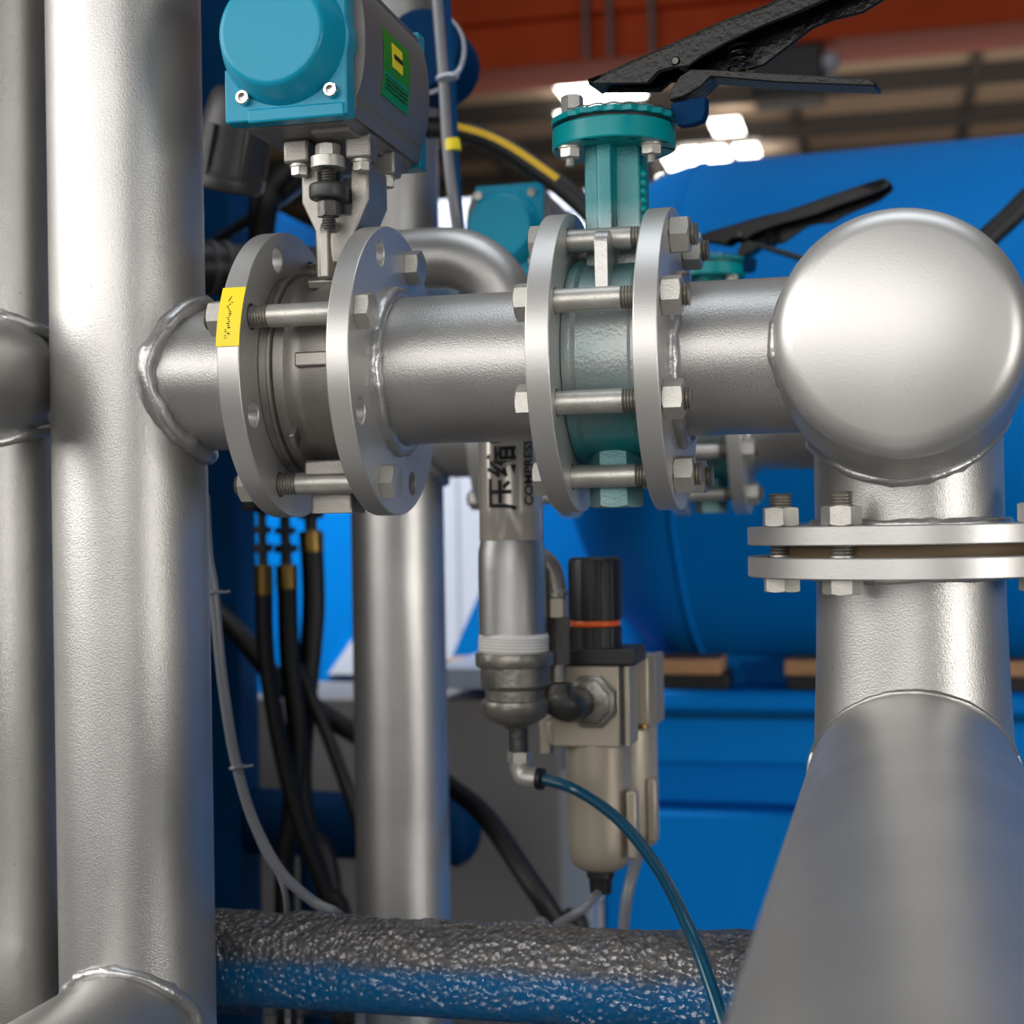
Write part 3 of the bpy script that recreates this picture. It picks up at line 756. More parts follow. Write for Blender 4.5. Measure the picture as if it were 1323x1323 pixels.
# reducer and outlet
t = thing('reducing_socket', 'galvanised reducing socket on the lower end of the lettered pipe', 'pipe fitting', (LXx, LYy, lz(970)))
prof = [(50, 842), (51.5, 845), (51.5, 857), (50, 860), (45.5, 861), (45.5, 884), (43, 887), (39.5, 890), (39.5, 902), (43.5, 904), (44.5, 907), (44, 916), (40, 925), (28, 933), (17, 937), (14, 941)]
MB().lathe([(20*k, lz(841))] + [(r*k, lz(y)) for r, y in prof], (LXx+.0015, LYy, 0), (0, 0, 1), 64).wobble(.0004, 90, 2).build('socket_body', 'iron', t)
MB().lathe([(13*k, lz(y)) if i % 2 else (12*k, lz(y)) for i, y in enumerate(range(936, 973, 3))], (LXx+.0035, LYy, 0), (0, 0, 1), 32).build('nipple', 'iron_dark', t)
t = thing('push_fit_elbow', 'small nickel push-fit elbow under the reducing socket', 'pipe fitting', (LXx, LYy, lz(1015)))
ex, ey = LXx+.0045, LYy
MB().hex((ex, ey, lz(985)), (0, 0, 1), .0205, lz(970)-lz(985), .2, both=True).tube([(ex, ey, lz(984)), (ex, ey, lz(994)), (ex+.003, ey-.001, lz(1002)), (ex+.010, ey-.003, lz(1004)), (ex+.017, ey-.004, lz(1004))], .0098, 24, 4).build('elbow_body', 'zinc', t)
MB().lathe([(.0078, 0), (.0102, .001), (.0102, .006), (.008, .007)], (ex+.0165, ey-.004, lz(1004)), (1, -.2, -.03), 28).build('release_collar', 'black', t)
MB().tube([(ex+.020, ey-.005, lz(1004)), at(745, 1021, 1.40), at(800, 1060, 1.34), at(850, 1122, 1.27), at(888, 1195, 1.205), at(917, 1270, 1.165), at(938, 1340, 1.14), at(950, 1420, 1.13)] + [at(950, 1420, 1.13)+V((.0, .01, -.35)), at(950, 1420, 1.13)*1.+V((0, .02, FLOOR+.01-at(950, 1420, 1.13).z))], .0052, 18, 8).build('air_tube', 'tube_blue', None, label='dark blue plastic air tube curving down from the push-fit elbow', cat='tube')

# iron run from the lettered pipe to the filter
t = thing('threaded_fittings', 'chain of grey iron elbows and union beside the tape-wrapped pipe', 'pipe fitting', at(718, 900, 1.47))
D2 = 1.44; g = D2/FPX
def Q(px, py, d=D2): return at(px, py, d)
MB().tube([Q(668, 716), Q(695, 720), Q(711, 734), Q(717, 755), Q(717, 768)], 14*g, 28, 5).build('upper_elbow', 'iron', t)
ax = Q(719, 800)
def gz(py): return atY(718, py, ax.y).z
MB().lathe([(13*g, gz(772)), (15.5*g, gz(771)), (15.5*g, gz(763)), (13*g, gz(761))], (ax.x, ax.y, 0), (0, 0, 1), 36).build('elbow_rim', 'iron', t)
MB().hex((ax.x, ax.y, gz(797)), (0, 0, 1), 27*g, gz(772)-gz(797), .25, both=True).build('union_nut', 'champagne', t)
MB().hex((ax.x+.001, ax.y, gz(858)), (0, 0, 1), 31*g, gz(797)-gz(858), .6, both=True).build('check_body', 'iron_dark', t)
MB().lathe([(12*g, gz(880)), (12*g, gz(858))], (ax.x, ax.y, 0), (0, 0, 1), 32).build('nipple', 'iron', t)
DF = 1.48; YF = at(756, 905, DF).y
hx = atY(757, 906, YF)
MB().tube([(ax.x, ax.y-.006, gz(884)), (ax.x, ax.y-.006, gz(896)), (ax.x+.003, ax.y-.005, gz(905)), (ax.x+.010, ax.y+.002, hx.z+.001), (hx.x-.006, YF-.012, hx.z), (hx.x, YF-.002, hx.z)], 22*g, 32, 5).lathe([(18*g, gz(882)), (21*g, gz(882)), (21*g, gz(889)), (18*g, gz(890))], (ax.x, ax.y-.006, 0), (0, 0, 1), 36).build('lower_elbow', 'iron_dark', t)
MB().lathe([(37*g, 0), (37*g, .007), (34*g, .009), (31*g, .0092), (30*g, .012), (26*g, .013)], (hx.x+.006, YF+.001, hx.z), (-.15, -1, 0), 8, up=(0.38, 0, .92)).build('port_nut', 'iron', t, .0008)

# ================================================================== filter regulator pair
def fx(px, py=900): return atY(px, py, YF).x
def fz(py, px=760): return atY(px, py, YF).z
cx = (fx(716)+fx(812))/2; cy = YF+.034
t = thing('filter_regulator', 'air filter regulator with black adjusting knob and champagne bowl', 'air filter', (cx, cy, fz(1163)))
MB().corners((fx(712), YF, fz(966)), (fx(800), YF+.066, fz(860))).build('body', 'champagne', t, .002)
MB().corners((fx(806), YF+.002, fz(965)), (fx(813), YF+.05, fz(860))).build('side_rail', 'champagne', t, .001)
MB().corners((fx(799), YF+.005, fz(962)), (fx(808), YF+.06, fz(862))).build('side_channel', 'dark_cast', t)
MB().corners((fx(716), YF-.003, fz(860)), (fx(822), YF+.068, fz(839))).build('top_plate', 'black', t, .002)
kb = MB(); N = 96
def kring(r, z, m=0): return [(cx+cos(2*PI*j/N)*(r+(.0006 if (j//2) % 2 else 0)*m), cy-.004+sin(2*PI*j/N)*(r+(.0006 if (j//2) % 2 else 0)*m), z) for j in range(N)]
kx = 35*DF*.985/FPX
kb.rings([kring(kx, fz(803)), kring(kx, fz(800), 1), kring(kx, fz(728), 1), kring(kx*.98, fz(723)), kring(kx*.9, fz(721))]).build('knob', 'black', t)
MB().lathe([(kx*.93, fz(811)), (kx*.95, fz(810)), (kx*.95, fz(804)), (kx*.93, fz(803))], (cx, cy-.004, 0), (0, 0, 1), 64).build('orange_ring', 'orange', t)
MB().rings([kring(kx*.96, fz(839), 1), kring(kx*.98, fz(812), 1)]).build('bonnet', 'black', t)
bx = (fx(722)+fx(806))/2; br = 43*DF/FPX
MB().lathe([(br, fz(964)), (br, fz(1095)), (br*.97, fz(1112)), (br*.86, fz(1124)), (br*.62, fz(1131)), (br*.3, fz(1133))][::-1], (bx, cy-.002, 0), (0, 0, 1), 64).build('bowl', 'champagne', t)
MB().corners((fx(805), YF+.006, fz(1110)), (fx(818), YF+.024, fz(1023))).build('sight_guard', 'champagne', t, .002)
MB().lathe([(.0135, fz(1130)), (.0135, fz(1142)), (.0115, fz(1144)), (.0105, fz(1163))][::-1], (bx, cy-.002, 0), (0, 0, 1), 32).build('drain', 'black', t)
mb = MB(); mb.hex((fx(786), YF+.012, fz(972)), (0, 0, 1), .008, .006)
mb.build('clamp_screw', 'brass', t)
MB().corners((fx(683), YF+.045, fz(985)), (fx(697), YF+.06, fz(935))).build('bracket', 'champagne', t, .001)
MB().corners((fx(697), YF+.03, fz(970)), (fx(714), YF+.05, fz(938))).build('bracket_block', 'champagne', t, .002)
t = thing('lubricator', 'second champagne unit half hidden behind the filter regulator', 'air filter', (fx(842), YF+.12, fz(1115)))
yb = YF+.088
def hx2(px, py=900): return atY(px, py, yb).x
def hz2(py): return atY(835, py, yb).z
MB().corners((hx2(770), yb, hz2(945)), (hx2(838), yb+.066, hz2(850))).build('body', 'champagne', t, .002)
MB().corners((hx2(836), yb+.004, hz2(938)), (hx2(847), yb+.06, hz2(848))).build('side_rail', 'cabinet', t, .001)
MB().lathe([(.030, hz2(940)), (.030, hz2(1080)), (.026, hz2(1098)), (.012, hz2(1105))][::-1], ((hx2(770)+hx2(838))/2, yb+.03, 0), (0, 0, 1), 56).build('bowl', 'champagne', t)
MB().corners((hx2(832), yb+.006, hz2(1090)), (hx2(844), yb+.026, hz2(1008))).build('sight_guard', 'champagne', t, .002)
MB().lathe([(.006, hz2(940)), (.006, hz2(935))][::-1], (hx2(830), yb-.003, 0), (0, 0, 1), 16).build('clamp_screw', 'brass', t)
MB().tube([(bx, cy-.002, fz(1160)), at(752, 1175, 1.47), at(715, 1200, 1.5), at(690, 1240, 1.52), V((-.35, 1.45, -.8)), V((-.37, 1.47, FLOOR+.01))], .0045, 16, 8).build('drain_tube', 'tube_grey', None, label='short clear tube leaving the drain under the filter bowl', cat='tube')
MB().tube([((hx2(770)+hx2(838))/2+.012, yb+.03, hz2(1100)), at(812, 1150, 1.56), at(805, 1210, 1.56), at(800, 1300, 1.56), V((-.20, 1.52, -.8)), V((-.2, 1.52, FLOOR+.01))], .0058, 16, 8).build('drain_tube', 'tube_grey', None, label='grey tube hanging straight down behind the filter bowl', cat='tube')

# ================================================================== wrapped pipe along the bottom
w0, w1 = at(300, 1246, 1.325), at(930, 1272, 1.24)
WY = (w0.y+w1.y)/2; WZ = (w0.z+w1.z)/2; WR = .040
t = thing('wrapped_pipe', 'blue horizontal pipe wrapped in crinkled bubble film along the bottom', 'pipe', (-.2, WY, WZ))
MB().cyl((-2.1, WY, WZ), (.75, WY, WZ), WR-.004, 48).build('blue_pipe', 'pipe_blue', t)
mb = MB(); rs = []
for i in range(560):
    x = -1.45 + i*.0036
    r_ = []
    for j in range(64):
        a = 2*PI*j/64
        p = V((x, cos(a)*.05, sin(a)*.05))
        b = .0034*noise.noise(p*22) + .0022*noise.noise(p*75+V((3, 1, 7))) + .0010*noise.noise(p*230) + .0035*max(0, noise.noise(V((x*14, a*1.2, 4))))
        f_ = .010*max(0, -sin(a)-.75)*max(0, noise.noise(V((x*9, 2, 1))))*4
        r_.append((x, WY+cos(a)*(WR+.0025+b), WZ+sin(a)*(WR+.0025+b+f_)))
    rs.append(r_)
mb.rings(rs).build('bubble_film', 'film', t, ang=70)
for x in (-1.9, .55):
    MB().cyl((x, WY, FLOOR), (x, WY, WZ-WR+.008), .022, 24).build('support_leg', 'blue', t)

# ================================================================== thin tubes and hoses
def flo(px, d): p = at(px, 1190, d); return V((p.x, p.y, FLOOR+.012))
t = thing('tube_bundle', 'thin white tubes tied together, sagging beside the standing pipe', 'tube', at(300, 1000, 1.45))
DT = 1.44
MB().tube([at(264, 640, DT), at(268, 715, DT), at(276, 765, DT), at(285, 860, DT), at(296, 940, DT), at(306, 990, DT), at(327, 1060, DT), at(362, 1125, DT), at(405, 1165, DT), at(440, 1185, DT), at(462, 1230, DT+.06), at(466, 1330, DT+.08), flo(466, DT+.08)], .0048, 14, 8).build('outer_tube', 'tube_grey', t)
MB().tube([at(270, 715, DT), at(279, 765, DT), at(288, 860, DT), at(300, 945, DT), at(309, 992, DT), at(318, 1040, DT+.004), at(340, 1098, DT+.008), at(360, 1130, DT+.01), at(370, 1165, DT+.012), at(372, 1230, DT+.05), at(372, 1330, DT+.07), flo(372, DT+.07)], .0027, 12, 8).build('inner_tube', 'tube_grey', t)
for px, py in ((277, 766), (307, 991)):
    MB().lathe([(.0075, -.0014), (.0082, 0), (.0075, .0014)], at(px, py, DT), (0.15, 0, -1), 20).tube([at(px+8, py, DT-.004), at(px+20, py-2, DT-.004)], .0012, 8, 2).build('cable_tie', 'tube_grey', t)
t = thing('tube_pair', 'clear and blue thin tubes tied side by side, hanging behind the actuator', 'tube', at(580, 200, 1.62))
MB().tube([at(556, -120, 1.62), at(565, 0, 1.62), at(573, 100, 1.62), at(579, 200, 1.62), at(590, 290, 1.63), at(598, 340, 1.66), at(600, 420, 1.7)], .0060, 14, 8).build('clear_tube', 'tube_grey', t)
MB().tube([at(568, -120, 1.625), at(576, 0, 1.625), at(583, 100, 1.625), at(587, 200, 1.625), at(594, 290, 1.635), at(602, 340, 1.67), at(606, 420, 1.71)], .0050, 14, 8).build('blue_tube', 'blue_dark', t)
MB().lathe([(.0115, -.0016), (.0122, 0), (.0115, .0016)], at(578, 100, 1.61), (0.1, 0, -1), 20).tube([at(582, 98, 1.60), at(596, 88, 1.60)], .0014, 8, 2).build('cable_tie', 'white', t)
MB().lathe([(.0088, -.006), (.0092, 0), (.0088, .006)], at(584, 188, 1.62), (0.1, 0, -1), 20).build('yellow_tape', 'yellow', t)

HS = [at(540, 165, 1.80), at(585, 167, 1.80), at(640, 184, 1.80), at(700, 222, 1.79), at(752, 264, 1.78), at(800, 320, 1.77), at(835, 400, 1.78), at(850, 560, 1.80)]
t = thing('hydraulic_hose', 'black hydraulic hose with yellow printed stripe, arching left of the teal valve neck', 'hose', HS[3])
MB().tube(HS, .0122, 20, 8).build('hose', 'rubber', t)
sp_ = spline(HS[:6], 8)
mb = MB(); rows = []
for p in sp_[7:28]:
    i = sp_.index(p); tg = (sp_[min(i+1, len(sp_)-1)]-sp_[i-1]).normalized(); vw = (-p).normalized(); s_ = tg.cross(vw).normalized()
    if s_.z < 0: s_ = -s_
    vv = s_.cross(tg).normalized(); 
    if vv.dot(vw) < 0: vv = -vv
    rows.append([p + (s_*sin(rad(a)) + vv*cos(rad(a)))*.0126 for a in (2, 14, 26, 38)])
grid_strip(mb, rows, .0003); mb.build('yellow_stripe', 'yellow_print', t)

def hose(pts, r, label, name='hydraulic_hose', m='rubber', ferr=None, group=None):
    if ferr is None:
        return MB().tube(pts, r, 18, 8).build(name, m, None, label=label, cat='hose', group=group)
    t = thing(name, label, 'hose', pts[-1], group)
    MB().tube(pts, r, 18, 8).build('hose', m, t)
    a, b = ferr
    MB().cyl(a, b, r*1.06, 24).build('ferrule', 'brass', t)
    u = (V(a)-V(b)).normalized(); a = V(a)
    MB().cyl(a, a+u*.020, r*.55, 18).hex(a+u*.018, u, r*2.1, .012, both=True).cyl(a+u*.028, a+u*.075, r*.5, 18).hex(a+u*.045, u, r*1.9, .010, both=True).build('fitting', 'dark_cast', t)
    return t
DH = 2.2
FH = lambda px, py, d=DH: at(px, py, d)
def flo(px, d): p = at(px, 1190, d); return V((p.x, p.y, FLOOR+.012))
hose([FH(341, 766), FH(344, 850), FH(360, 950), FH(384, 1050), FH(420, 1150), FH(450, 1240), flo(470, 2.2)], .0128, 'black hose with brass ferrule nearest the blue post', ferr=(FH(340, 730), FH(341, 768)))
hose([FH(371, 758, 2.25), FH(374, 850, 2.25), FH(384, 950, 2.25), FH(376, 1060, 2.25), FH(368, 1180, 2.25), flo(372, 2.25)], .0150, 'middle black hose of the three with brass ferrules', ferr=(FH(370, 730, 2.25), FH(371, 760, 2.25)))
hose([FH(403, 710, 2.3), FH(405, 790, 2.3), FH(395, 900, 2.3), FH(388, 1000, 2.3), FH(398, 1080, 2.3), FH(430, 1170, 2.3), flo(470, 2.3)], .0172, 'black hose with short brass ferrule nearest the rear standing pipe', ferr=(FH(402, 686, 2.3), FH(403, 712, 2.3)))
hose([FH(270, 780, 2.4), FH(318, 830, 2.37), FH(365, 885, 2.34), FH(430, 930, 2.33), FH(480, 960, 2.30), FH(520, 990, 2.28), FH(540, 1050, 2.28)] + [flo(545, 2.28)], .0155, 'black hose slanting across behind the upright hoses')
hose([FH(385, 860, 2.27), FH(415, 930, 2.27), FH(445, 1010, 2.27), FH(470, 1090, 2.27), FH(480, 1180, 2.27), flo(480, 2.27)], .0095, 'thinner black hose branching down to the rear standing pipe')
hose([at(530, 980, 2.17), at(580, 1015, 2.13), at(628, 1056, 2.06), at(682, 1135, 1.96), at(722, 1196, 1.95), at(755, 1260, 1.95), flo(770, 1.95)], .0135, 'thick black hose sloping down across the grey cabinet')
hose([at(1240, 345, 2.0), at(1280, 304, 2.0), at(1305, 281, 2.0), at(1345, 243, 2.0), at(1420, 190, 2.0), V((.95, 1.9, .5)), V((1.1, 1.9, 0)), V((1.1, 1.9, FLOOR+.012))], .0150, 'black hose crossing the blue tank just right of the domed cap')
hose([at(380, 215, 2.1), at(362, 232, 2.1), at(348, 258, 2.1), at(340, 300, 2.12), at(342, 360, 2.14), at(345, 450, 2.16), at(345, 560, 2.16), at(344, 660, 2.2)], .0165, 'black hose looping down left of the stainless valve yoke')
hose([at(345, 225, 2.25), at(333, 260, 2.25), at(332, 310, 2.25), at(336, 380, 2.25), at(338, 500, 2.25), at(338, 640, 2.25)], .0125, 'slim black hose hanging under the dark grey cap')

# dark manifold from which the hoses hang
p0, p1 = at(322, 690, 2.25), at(452, 655, 2.25)
MB().corners((p0.x, p0.y-.03, p1.z-.004), (p1.x+.02, p0.y+.10, p1.z+.05)).build('hose_manifold', 'dark_cast', None, .004, label='dark manifold block above the hanging hoses', cat='manifold')

# dark grey caps at the upper left
ca = at(298, 190, 1.72)
axd = (RT*.22 + UP*.9 - F0*.30).normalized()
t = thing('conduit_cap', 'dark grey ribbed cap tilted beside the standing pipe, below the blue post top', 'cap', ca)
q = 1.72/FPX
MB().lathe([(47*q, -.045), (51*q, -.042), (52*q, -.032), (49*q, -.028), (45*q, -.020), (41*q, .03), (36*q, .055), (30*q, .062)], ca, axd, 48).build('cap_body', 'dark_cast', t)
MB().lathe([(20*q, .06), (20*q, .075), (14*q, .08), (14*q, .11)], ca, axd, 32).build('cap_neck', 'dark_cast', t)
MB().tube([ca+V((0, .01, .03)), ca+V((0, .25, .03)), V((at(292, 640, 2.45).x, at(292, 640, 2.45).y-.02, ca.z+.03))], .009, 14, 6).build('bracket_arm', 'dark_cast', t)
xx, yy_, _ = frame(axd)
for kk in range(6):
    a = 2*PI*kk/6+.4; b_ = M((xx, yy_, axd)).transposed()
    dq = (xx*cos(a)+yy_*sin(a)); m3 = M((dq, axd.cross(dq), axd)).transposed()
    MB().box(ca+dq*(45*q)+axd*-.005, (.010, .008, .06), m3).build('rib', 'dark_cast', t, .001)
t = thing('black_coupling', 'black ringed coupling behind the flange with the yellow sticker', 'coupling', at(285, 345, 1.78))
a_, b_ = at(225, 345, 1.82), at(470, 352, 1.95)
MB().cyl(a_, b_, .030, 40).build('coupling_body', 'black', t)
u = (b_-a_).normalized()
for s_ in (.045, .062):
    MB().lathe([(.030, -.004), (.0335, -.003), (.0335, .003), (.030, .004)], a_+u*s_, u, 40).build('clamp_ring', 'dark_cast', t)
# blue drum behind the actuator
bd = at(543, 62, 1.75)
t = thing('round_gauge_housing', 'blue round housing with pale rim peeking out behind the actuator', 'housing', bd)
MB().lathe([(.044, 0), (.046, .004), (.046, .09), (.040, .095)], bd, (0, 1, 0), 48).build('drum', 'blue_shine', t)
MB().lathe([(.046, 0), (.0485, .001), (.0485, .008), (.046, .009)], bd+V((0, .012, 0)), (0, 1, 0), 48).build('rim', 'white', t)

# ================================================================== blue steel and cabinets behind
p = at(292, 640, 2.45)
t = thing('blue_post', 'dark blue steel post right behind the standing pipe', 'post', (p.x, p.y, FLOOR))
MB().corners((p.x-.040, p.y-.03, FLOOR), (p.x+.030, p.y+.05, 1.55)).build('post_body', 'blue_dark', t, .004)
MB().corners((p.x-.09, p.y-.08, FLOOR), (p.x+.08, p.y+.1, FLOOR+.012)).build('base_plate', 'blue_dark', t)
# blue machine panel seen between the hoses
def bxy(x0, y0, x1, y1, d, th, name, m, label, cat, bev=.004, zfloor=True, part=False):
    a, b = at(x0, y1, d), at(x1, y0, d); yy = (a.y+b.y)/2
    A, B = atY(x0, y1, yy), atY(x1, y0, yy)
    lo = (A.x, yy, FLOOR if zfloor else A.z); hi = (B.x, yy+th, B.z)
    return lo, hi, yy
lo, hi, yq = bxy(225, 655, 470, 912, 3.4, .5, '', '', '', '')
t = thing('blue_machine', 'bright blue machine housing seen between the hanging hoses', 'machine', ((lo[0]+hi[0])/2, yq+.2, FLOOR))
za = at(400, 912, 3.4).z
MB().corners((lo[0], yq, za), hi).build('housing', 'blue', t, .01)
MB().corners((lo[0]+.02, yq+.03, FLOOR), (hi[0]-.02, hi[1]-.02, za+.001)).build('plinth', 'cabinet', t)
MB().corners((atY(330, 800, yq).x, yq-.03, at(400, 816, 3.4).z), (atY(352, 800, yq).x, yq+.001, at(400, 812, 3.4).z)).build('ledge', 'blue', t)
pm = [atY(422, 872, yq-.02), atY(460, 872, yq-.02), atY(460, 818, yq-.02)]
MB().plate([(v.x, v.z) for v in pm], [], .012, mtx((0, yq-.001, 0), V((1, 0, 0)), V((0, 0, 1)), V((0, -1, 0)))).build('white_gap_patch', 'white', t)  # added plate standing in for the white box showing past the housing
# pale blue box higher up
lo, hi, yq = bxy(225, 270, 352, 320, 3.4, .3, '', '', '', '', zfloor=False)
pb = thing('blue_bracket', 'light blue bracket on the machine, in the gap below the dark grey cap', 'bracket', ((lo[0]+hi[0])/2, yq, lo[2]))
MB().corners(lo, hi).build('plate', 'blue', pb, .004)
MB().corners((lo[0], yq+.05, lo[2]-.55), (lo[0]+.05, yq+.1, lo[2]+.01)).build('stem', 'blue_dark', pb)

lo, hi, yq = bxy(318, 905, 722, 1190, 2.62, .28, '', '', '', '')
t = thing('grey_cabinet', 'dark grey cabinet low behind the rear pipe and hoses', 'cabinet', ((lo[0]+hi[0])/2, yq+.2, FLOOR))
MB().corners((lo[0], yq, FLOOR), hi).build('carcass', 'cabinet', t, .004)
A, B = atY(557, 890, yq-.03), atY(722, 863, yq-.03)
MB().corners((A.x, yq-.03, A.z), (B.x, yq+.27, B.z)).build('top_slab', 'cabinet_light', t, .003)
p = at(745, 1150, 2.56)
MB().corners((p.x-.026, p.y, FLOOR), (p.x+.026, p.y+.06, p.z+.20)).build('light_post', 'cabinet_light', None, .003, label='light grey post just right of the grey cabinet, under the filter bowl', cat='post')
# blue stub pipe with domed end
a_, b_ = at(330, 1060, 2.45), at(592, 1074, 2.40)
u = (b_-a_); L = u.length; r_ = .051
t = thing('blue_stub_pipe', 'dark blue horizontal pipe with rounded end, low behind the rear standing pipe', 'pipe', (a_+b_)/2)
MB().lathe([(r_, 0), (r_, L)] + [(r_*cos(rad(a)), L+.036*sin(rad(a))) for a in range(10, 91, 10)], a_, u, 48).build('pipe_body', 'blue_shine', t)
MB().lathe([(r_*1.04, L-.006), (r_*1.06, L), (r_*1.04, L+.006)], a_, u, 48).build('end_seam', 'blue_shine', t)
MB().cyl((a_.x+.1, a_.y, FLOOR), (a_.x+.1, a_.y, a_.z-.02), .025, 20).build('leg', 'blue_shine', t)
# tall white panel further back
lo, hi, yq = bxy(470, 236, 880, 900, 5.4, 1.2, '', '', '', '')
t = thing('white_container', 'tall white sheet-metal box in the daylight behind the rear pipes', 'container', ((lo[0]+hi[0])/2, yq+.5, FLOOR))
MB().corners(lo, hi).build('shell', 'white', t, .02)
for i in range(5):
    x = lo[0]+.1+i*(hi[0]-lo[0]-.2)/4
    MB().corners((x-.02, yq-.012, FLOOR+.1), (x+.02, yq+.002, hi[2]-.1)).build('stiffener', 'white', t, .004)
# blue gusset left of the tank
yg = at(620, 800, 3.15).y
pm = [atY(a, b, yg) for a, b in ((586, 850), (625, 760), (690, 590), (900, 590), (900, 850))]
t = thing('blue_gusset', 'blue slanted brace plate against the white box, left of the lettered pipe', 'brace', (pm[0].x, yg, FLOOR))
MB().plate([(v.x, v.z) for v in pm], [], .02, mtx((0, yg, 0), V((1, 0, 0)), V((0, 0, 1)), V((0, -1, 0)))).build('plate', 'blue', t)
MB().corners((pm[0].x, yg-.01, FLOOR), (atY(700, 800, yg).x, yg+.05, pm[0].z+.002)).build('post', 'blue_dark', t)
A, B = atY(588, 862, yg-.05), atY(640, 849, yg-.05)
MB().corners((A.x, yg-.12, A.z), (B.x, yg-.03, B.z)).build('packing_board', 'wood', None, label='short tan board lying behind the reducing socket', cat='board')

# ================================================================== blue tank on its frame
bt = rad(4.5); TD = V((cos(bt), -sin(bt), 0))
DTK = 2.95; tc_ = at(928, 540, DTK); RTK = 322*DTK/FPX
t = thing('blue_tank', 'big blue horizontal tank behind the domed cap', 'tank', (tc_.x, tc_.y, tc_.z-RTK))
L = 3.2; prof = [(RTK*sin(rad(a)), -RTK*.60*cos(rad(a))) for a in range(0, 90, 5)] + [(RTK, 0), (RTK, L)] + [(RTK*cos(rad(a)), L+RTK*.5*sin(rad(a))) for a in range(10, 91, 10)]
MB().lathe(prof, tc_, TD, 128).build('shell', 'blue', t)
MB().lathe([(RTK-.001, -.006), (RTK+.0035, -.003), (RTK+.0035, .003), (RTK-.001, .006)], tc_, TD, 128).build('head_seam', 'blue', t)
yb_ = at(950, 893, 2.62).y
z1 = atY(950, 893, yb_).z; z2 = atY(950, 923, yb_).z; z3 = atY(950, 984, yb_+.01).z; z4 = atY(950, 1046, yb_+.04).z
x0 = atY(772, 900, yb_).x; x1 = 2.6
for s_ in (.155, 1.5, 2.7):
    c_ = tc_ + TD*s_
    o = [(-RTK*.42, z1-.01)] + [(RTK*1.005*sin(rad(a)), tc_.z-RTK*1.005*cos(rad(a))) for a in range(-24, 25, 4)] + [(RTK*.42, z1-.01)]
    MB().plate(o, [], .11, mtx((c_.x, c_.y, 0), V((sin(bt), cos(bt), 0)), V((0, 0, 1)), -TD)).build('saddle', 'blue', t)
def beam_thing():
    t = thing('base_frame', 'blue welded base frame beneath the tank', 'frame', ((x0+x1)/2, yb_+.1, FLOOR))
    MB().corners((x0, yb_, z2), (x1, yb_+.9, z1)).build('top_flange', 'blue', t, .012)
    MB().corners((x0, yb_+.012, z3), (x1, yb_+.13, z2+.001)).build('web', 'blue', t)
    MB().corners((x0, yb_+.11, z4-.05), (x1, yb_+.15, z3+.03)).build('recess_plate', 'blue', t)
    MB().corners((x0, yb_+.004, z2-.009), (x1, yb_+.014, z2+.001)).build('groove_shade', 'blue_dark', t)  # shade under the lip painted as a dark blue strip
    MB().corners((x0, yb_+.008, FLOOR+.18), (x1, yb_+.13, z4)).build('lower_rail', 'blue', t, .01)
    for x in (x0+.15, (x0+x1)/2, x1-.15): MB().corners((x-.06, yb_+.02, FLOOR), (x+.06, yb_+.12, FLOOR+.19)).build('foot', 'blue_dark', t)
beam_thing()
for px0, px1, lb1, lb2 in ((836, 940, 'tan packing board under the tank, right of the filter units', 'black pad under the tan board, right of the filter units'), (1017, 1110, 'tan packing board half hidden behind the right drop leg', 'black pad half hidden behind the right drop leg'), (1296, 1400, 'tan packing board at the right border under the tank', 'black pad at the right border under the tank')):
    A, B = atY(px0, 891, yb_+.02), atY(px1, 872, yb_+.02)
    zm = z1 + (B.z-A.z)
    MB().corners((A.x, yb_+.02, z1), (B.x, yb_+.14, zm)).build('rubber_pad', 'black', None, .002, label=lb2, cat='pad')
    MB().corners((A.x-.004, yb_+.015, zm), (B.x-.012, yb_+.145, zm+.026)).build('packing_board', 'wood', None, .002, label=lb1, cat='board')

# ================================================================== the hall
def st(o): o['kind'] = 'structure'; return o
ZR = 5.0
st(MB().corners((-14, -5, FLOOR-.1), (14, 28, FLOOR)).build('floor', 'concrete'))
ce = st(MB().corners((-14, -5, ZR), (14, 28, ZR+.12)).build('ceiling', 'roof'))
OFFc = OFF['ceiling']
for i in range(15):
    y = 2+i*1.75
    MB().corners((-13.9, y-.07, ZR-.22), (13.9, y+.07, ZR+.01)).build('purlin', 'purlin', ce)
for i in range(14):
    x = -13+i*2.0
    MB().corners((x-.045, -4.9, ZR-.14), (x+.045, 27.9, ZR+.01)).build('roof_rib', 'purlin', ce)
st(MB().corners((-14.1, -5, FLOOR), (-14, 28, ZR+.1)).build('wall_left', 'wall'))
st(MB().corners((14, -5, FLOOR), (14.1, 28, ZR+.1)).build('wall_right', 'wall'))
st(MB().corners((-14, 28, FLOOR), (14, 28.1, ZR+.1)).build('wall_back', 'wall'))
st(MB().corners((-13.9, 1.50, FLOOR), (-.98, 1.60, 1.15)).build('shade_blocker', 'purlin'))  # added wall out of view, keeps the side light off the rear line
def atZ(px, py, z): r = ray(px, py); return r*(z/r.z)
n_ = 0
